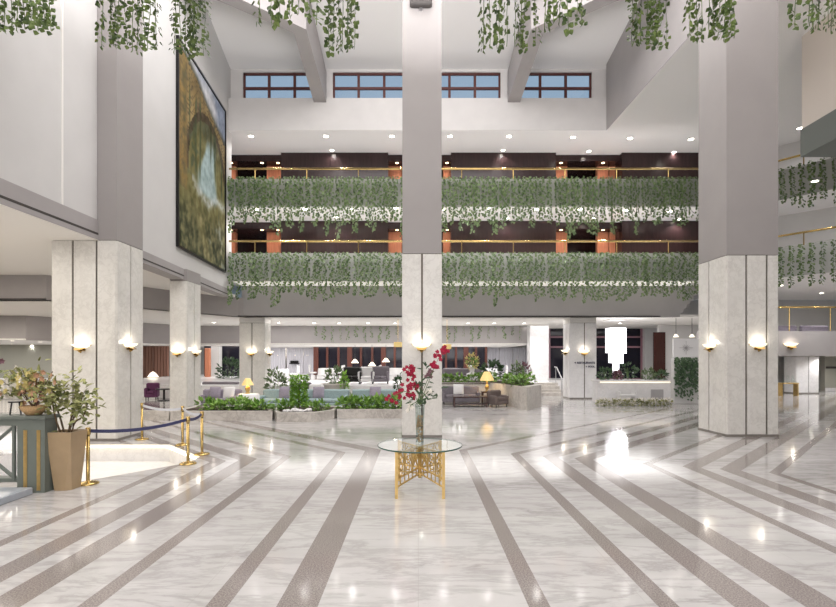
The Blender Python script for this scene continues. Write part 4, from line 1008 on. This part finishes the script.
# night windows
def night_window(idx, px0, px1, d, h0, h1, rows, cols):
    a, b = XX(px0, d), XX(px1, d)
    w = S('window_%d' % idx, MB().box(a, b, d+.05, d+.1, h0, h1), M['night'])
    for py in rows: S('transom', MB().box(a, b, d-.04, d+.05, ZZ(py, d)-.06, ZZ(py, d)+.06), M['rose'], w)
    for px in cols: S('mullion', MB().box(XX(px, d)-.06, XX(px, d)+.06, d-.04, d+.05, h0, h1), M['rose'], w)
M['rose'] = mat('dusky_rose_frame', (150, 112, 122), .5)
night_window(6, 549, 566, 36, 0, 4.27, (337, 347), (549.5,))
night_window(7, 596, 643, 36, 0, 4.27, (337, 347, 379), (641.5,))
S('wall_reception', MB().box(XX(643, 36), 27.9, 36, 36.3, 0, 5.2), M['wall2'])
S('wall_reception_end', MB().box(XX(645, 35.6), XX(662, 35.6), 35.6, 36, 0, 4.27), M['wall2'])
S('door_1', MB().box(XX(661, 31), XX(673, 31), 31.95, 32.05, 0, 3.8), M['wood'])
S('wall_reception_front', MB().box(XX(660, 32), 18, 32.1, 32.4, 0, 5.9), M['wall2'])
# chandelier: stepped tiers of crystal
d = 27.5
ch = T('chandelier', 'bright stepped crystal chandelier before the night window', 'chandelier', (XX(615.5, d), d, ZZ(373, d)))
zt_ = 4.27-ZZ(373, d); s = d/F
def tier(hw, y0, y1):
    b = MB(); z0, z1 = (373-y0)*s, (373-y1)*s
    b.box(-hw*s, hw*s, -hw*s, hw*s, z1, z0).build('crystal_tier', M['crystal'], ch)
    for k in range(9):
        u = -hw*s+2*hw*s*k/8
        MB().box(u-.02, u+.02, -hw*s-.027, -hw*s, z1-.03, z0-.02).build('crystal_rod', M['crystal'], ch)
tier(7.4, 328, 353); tier(5.2, 353, 363); tier(2.2, 363, 373)
MB().box(-.5, .5, -.5, .5, zt_-.06, zt_).build('ceiling_plate', M['ceilw'], ch)
light('chandelier_glow', 'POINT', (0, -.8, 1.2), 120, COOL, ch, shadow_soft_size=.3)
# desk
dx0, dx1, dz = XX(598, 23.9), XX(672, 23.9), 23.9
dk = T('reception_desk', 'long white marble reception desk at the right', 'reception desk', ((dx0+dx1)/2, dz, 0)); hw = (dx1-dx0)/2
MB().bbox(-hw, hw, 0, .8, 0, 1.02, .01).build('front', M['marble_far'], dk); MB().bbox(-hw-.05, hw+.05, -.08, .85, 1.02, 1.1, .015).build('counter_top', M['marble_far'], dk)
MB().box(-hw+.1, hw-.1, -.05, 0, .98, 1.01).build('glow_strip', M['shadew'], dk)
MB().bbox(.75, 1.35, -.03, 0, .15, .65, .005).build('grey_panel', M['greyd'], dk)
for q, (px, w, h, m, lab) in enumerate([(605, .3, .5, 'deepleaf', 'dark green plant at the left end of the reception desk'), (628, .42, .75, 'deepleaf', 'bushy green plant on the reception desk'),
                                         (617, .2, .35, 'mauve', 'small reddish plant on the reception desk'), (648, .3, .5, 'ivyshade', 'pale orchid plant on the reception desk'), (661, .25, .4, 'deepleaf', 'small dark plant near the ivy screen on the desk')]):
    fern(lab, XX(px, 24.3), 24.3, 1.1, w, h, m, 90, .18, 'plants on the reception desk', 180+q)
bn = T('white_bench', 'small white bench before the reception desk', 'bench', (XX(628, 23), 23.2, 0))
MB().bbox(-.4, .4, -.2, .2, .36, .46, .02).build('seat', M['whitefab'], bn)
for sx in (-1, 1): MB().box(sx*.34-.04, sx*.34+.04, -.16, .16, 0, .36).build('leg', M['whitefab'], bn)
MB().bbox(.33, .4, -.2, .2, .46, .62, .02).build('armrest', M['whitefab'], bn); MB().bbox(-.4, -.33, -.2, .2, .46, .62, .02).build('armrest', M['whitefab'], bn)
for q in range(12):
    px = 601+q*6.2; x, y = XX(px, 22.4), 22.4+.15*(q % 2)
    t = T('flower_clump', 'low clump of white flowers at the foot of the desk, %s from the left' % ORD[q], 'flowers', (x, y, 0), 'white flower clumps before the reception desk')
    bush_mb(.2, .16, .12, 60, .12, 200+q, .0).build('leaves', M['olive'], t); bush_mb(.2, .16, .13, 55, .09, 220+q, .06, .2, .8).build('blossoms', M['whitepetal'], t)
# ivy screen and white emblem panel
sx0, sx1, sd = XX(674, 23.4), XX(700, 23.4), 23.4
sc = T('ivy_screen', 'upright screen covered with dark ivy beside the reception desk', 'plant screen', ((sx0+sx1)/2, sd, 0)); hw = (sx1-sx0)/2
MB().bbox(-hw, hw, 0, .3, 0, 2.15, .02).build('frame', M['wall2'], sc)
b = MB(); rnd = random.Random(31)
for k in range(520):
    z = .12+2.0*rnd.random()**.7; 
    if z < .75 and rnd.random() < .45: continue
    b.leaf((rnd.uniform(-hw, hw), -.02-rnd.random()*.06, z+.08), (rnd.uniform(-.7, .7), -.5, rnd.uniform(-1.2, -.3)), (0, -1, .4), rnd.uniform(.1, .17), .11)
b.build('ivy_leaves', M['deepleaf'], sc)
pn = T('emblem_panel', 'white square panel with a thin starburst emblem above the ivy screen', 'panel', (XX(686, 25), 25.0, 2.2))
hw = 12.7*25/F; MB().bbox(-hw, hw, 0, .08, 0, .92, .01).build('board', M['whitefab'], pn)
b = MB(); 
for k in range(6):
    a = k*pi/6; r0, r1 = .05, (.34 if k % 3 == 0 else .2); b.tube([(cos(a)*-r1, -.012, .46-sin(a)*r1), (cos(a)*r1, -.012, .46+sin(a)*r1)], .011, 5)
b.build('starburst', M['greyd'], pn)
MB().box(-.03-hw+.1, .03-hw+.1, .02, .06, -2.2, 0).box(hw-.13, hw-.07, .02, .06, -2.2, 0).build('post', M['steel'], pn)
for i, px in enumerate((676, 692)):
    d = 26.5; pendant('small white lamp over the emblem panel, %s one' % ('left', 'right')[i], XX(px, d), d, 4.27, ZZ(337, d), .14)
# right hand side: mezzanine, aisle
mz = 27.0; 
S('wall_mezzanine', MB().strip([(XX(700, mz), mz), (28, mz)], ZZ(356, mz), ZZ(331, mz), .3), M['grey'])
S('floor_mezzanine', MB().box(XX(745, mz), 28, mz+.1, 36, ZZ(356, mz)+.01, ZZ(356, mz)+.25), M['ceilw'])
S('wall_side_aisle', MB().box(XX(820, 33), 28, 32.6, 33, 0, 2.3), M['olivewall'])
S('baseboard_right', MB().box(XX(820, 33), 28, 32.55, 32.6, 0, .2), M['marble_far'])
for i, (x, y) in enumerate([(20.2, 28.2), (22.2, 28.2), (24.2, 29.5), (26, 30.5)]):
    downlight('%s small added downlight from the left under the right hand mezzanine' % ORD[i], x, y, ZZ(356, mz)+.008, 'added downlights under the mezzanine', 150, spot=2.8)  # lamps added to brighten the aisle below
rl = railing('brass balustrade of the right hand mezzanine', [(XX(770, mz), mz+.1), (27.9, mz+.1)], ZZ(331, mz), ZZ(307, mz), 1.9)
for i, (a, b) in enumerate(((779, 806), (810, 838))):
    xa, xb = XX(a, 28), XX(b, 28)
    sofa('mezzanine_sofa', 'pale sofa behind the mezzanine balustrade, %s one' % ('left', 'right')[i], (xa+xb)/2, 28.4, xb-xa, .85, 1.5, 'lilac', 0, 2, 'sofas on the mezzanine', 'sofa', 'black', ZZ(356, mz)+.25)
cs = T('console_stand', 'gilded stand with glass ornaments in the right aisle', 'stand', (XX(788, 28.5), 28.5, 0))
MB().bbox(-.5, .5, -.2, .2, .68, .74, .01).build('top', M['goldpaint'], cs)
for sx in (-1, 1): MB().box(sx*.45-.03, sx*.45+.03, -.17, .17, 0, .68).build('leg', M['goldpaint'], cs)
for sx in (-1, 0, 1):
    vv = MB().lathe([(0, 0), (.07, 0), (.1, .15), (.05, .3), (.08, .4), (0, .38)], (0, 0, 0), 12).build('glass_ornament', M['tableglass'], None, True, (XX(788, 28.5)+sx*.27, 28.5, .74))
    tag(vv, 'glass ornament on the gilded aisle stand, %s of three' % {-1: 'leftmost', 0: 'middle', 1: 'rightmost'}[sx], 'ornament', 'glass ornaments on the aisle stand')
sconce('sconce on the mezzanine front beside the broad right column', XX(790, mz), mz-.005, ZZ(347, mz), 0, 1.6)
es = T('wall_plate', 'small dark plate on the olive grey aisle wall', 'sign', (XX(831, 32.6), 32.59, ZZ(367.5, 32.6))); MB().box(-.35, .35, -.03, 0, -.07, .07).build('plate', M['slot'], es)

# ================================================================== TAPESTRY
def tapestry():
    A = (-8.65+.06, 17.9); B = (-9.045+.06, 23.26); z0, z1 = 6.2, 13.6
    L = math.hypot(B[0]-A[0], B[1]-A[1])
    t = T('wall_tapestry', 'tall landscape painting of an overgrown stone arch on the left wall', 'painting', (A[0], A[1], z0))
    ux, uy = (B[0]-A[0])/L, (B[1]-A[1])/L
    import mathutils
    nz = mathutils.noise.noise
    NX, NY = 90, 130; vs = []; cols = []; fs = []
    def mixc(a, b, t_): t_ = max(0, min(1, t_)); return tuple(a[k]+(b[k]-a[k])*t_ for k in range(3))
    def sst(a, b, x): x = max(0, min(1, (x-a)/(b-a))); return x*x*(3-2*x)
    for j in range(NY+1):
        for i in range(NX+1):
            u, v = i/NX, j/NY; q = lambda s, k: nz((u*s*L/7.4, v*s, k))
            w1 = q(5, 1.7)*.5+q(14, 4.1)*.3; w2 = q(26, 7.3)+.5*q(60, 2.2)
            c = mixc((112, 108, 62), (160, 148, 90), .5+1.4*w1)
            c = mixc(c, (58, 66, 40), sst(.05, .45, w1+.35*w2))
            # pale water valley seen through the arch, widening at its foot
            cxv = .62+.05*sin(v*11)+.06*w1; hwv = .13+.1*sst(.62, .40, v)+.05*w1
            e = abs(u-cxv)/hwv
            if .33 < v < .72: c = mixc((182, 204, 204), c, sst(.7, 1.15, e)+sst(.38, .33, v)+sst(.66, .72, v))
            rv = math.exp(-((v-.36-.03*sin(u*9)-.03*w1)/.03)**2)*(u > .25); c = mixc(c, (214, 220, 220), rv*(.55+.6*w2))
            # stone arch: band between two curves, its crest falling away to the far side
            r1 = sqrt(((u-.58)/.40)**2+((v-.44)/.33)**2); top = .99-.22*max(0, u-.05)+.035*w1
            if r1 > 1 and v < top and v > .40+.12*u:
                s_ = mixc((190, 164, 110), (128, 104, 64), .5+1.2*w1+.45*w2); c = mixc(c, s_, .92)
                c = mixc(c, (84, 68, 42), sst(.18, .6, w2*.7+.6*q(30, 3.3)))
                c = mixc(c, (70, 56, 36), .65*(math.fmod(v*46+u*6+w1*2, 1.0) < .2))
                if r1 < 1.14: c = mixc(c, (70, 56, 38), .8)
            elif r1 <= 1 and v > .6: c = mixc(c, (92, 92, 62), .7*sst(.6, .74, v))
            if v >= top:
                c = mixc((160, 172, 194), (224, 224, 228), .5+q(4, 8)*1.6); c = mixc(c, (96, 98, 86), sst(.05, 0, v-top))
            hc = sst(.05, .4, nz((u*22, v*2.6, 5.5))+.25*w2)*sst(.36, .5, v)*sst(top, top-.12, v); c = mixc(c, (62, 74, 40), hc*.85)
            if u < .16 and v > .3: c = mixc(c, mixc((182, 150, 92), (84, 72, 42), .5+1.1*w2), .75*(v < top))
            low_ = sst(.36, .06, v); c = mixc(c, mixc((50, 60, 40), (122, 116, 74), .5+1.1*w2+.6*w1), low_*.85)
            pth = math.exp(-((u-.38-.9*(.24-v))/.08)**2)*sst(.3, .2, v); c = mixc(c, (172, 160, 108), pth*.65)
            bl = sst(.35, .6, q(9, 6.6)+.3*w2)*sst(.3, .22, v)*(u > .5); c = mixc(c, (176, 186, 184), bl*.5)
            c = tuple(max(0, min(255, k_*.9+w2*34)) for k_ in c)
            vs.append((ux*L*u, uy*L*u, (z1-z0)*v)); cols.append((*lin(c), 1))
    W_ = NX+1
    for j in range(NY):
        for i in range(NX): fs.append((j*W_+i, j*W_+i+1, (j+1)*W_+i+1, (j+1)*W_+i))
    me = bpy.data.meshes.new('canvas'); me.from_pydata(vs, [], fs)
    at = me.color_attributes.new('paint', 'FLOAT_COLOR', 'POINT'); at.data.foreach_set('color', [k_ for c in cols for k_ in c])
    m = bpy.data.materials.new('painted_canvas'); m.use_nodes = True; nt = m.node_tree; n = nt.nodes.new('ShaderNodeVertexColor'); n.layer_name = 'paint'
    nt.links.new(n.outputs[0], nt.nodes['Principled BSDF'].inputs['Base Color']); nt.nodes['Principled BSDF'].inputs['Roughness'].default_value = .8
    me.materials.append(m); o = bpy.data.objects.new('canvas', me); COL.objects.link(o); o.parent = t
    nx, ny = uy, -ux   # towards the hall
    fr = MB(); w = .07
    for (a0, a1, b0, b1) in ((-w, L+w, -w, 0), (-w, L+w, z1-z0, z1-z0+w), (-w, 0, 0, z1-z0), (L, L+w, 0, z1-z0)):
        pts = [(ux*a0-nx*.05, uy*a0-ny*.05), (ux*a1-nx*.05, uy*a1-ny*.05), (ux*a1+nx*.05, uy*a1+ny*.05), (ux*a0+nx*.05, uy*a0+ny*.05)]
        fr.prism(pts, b0, b1)
    fr.build('frame', M['black'], t)
tapestry()
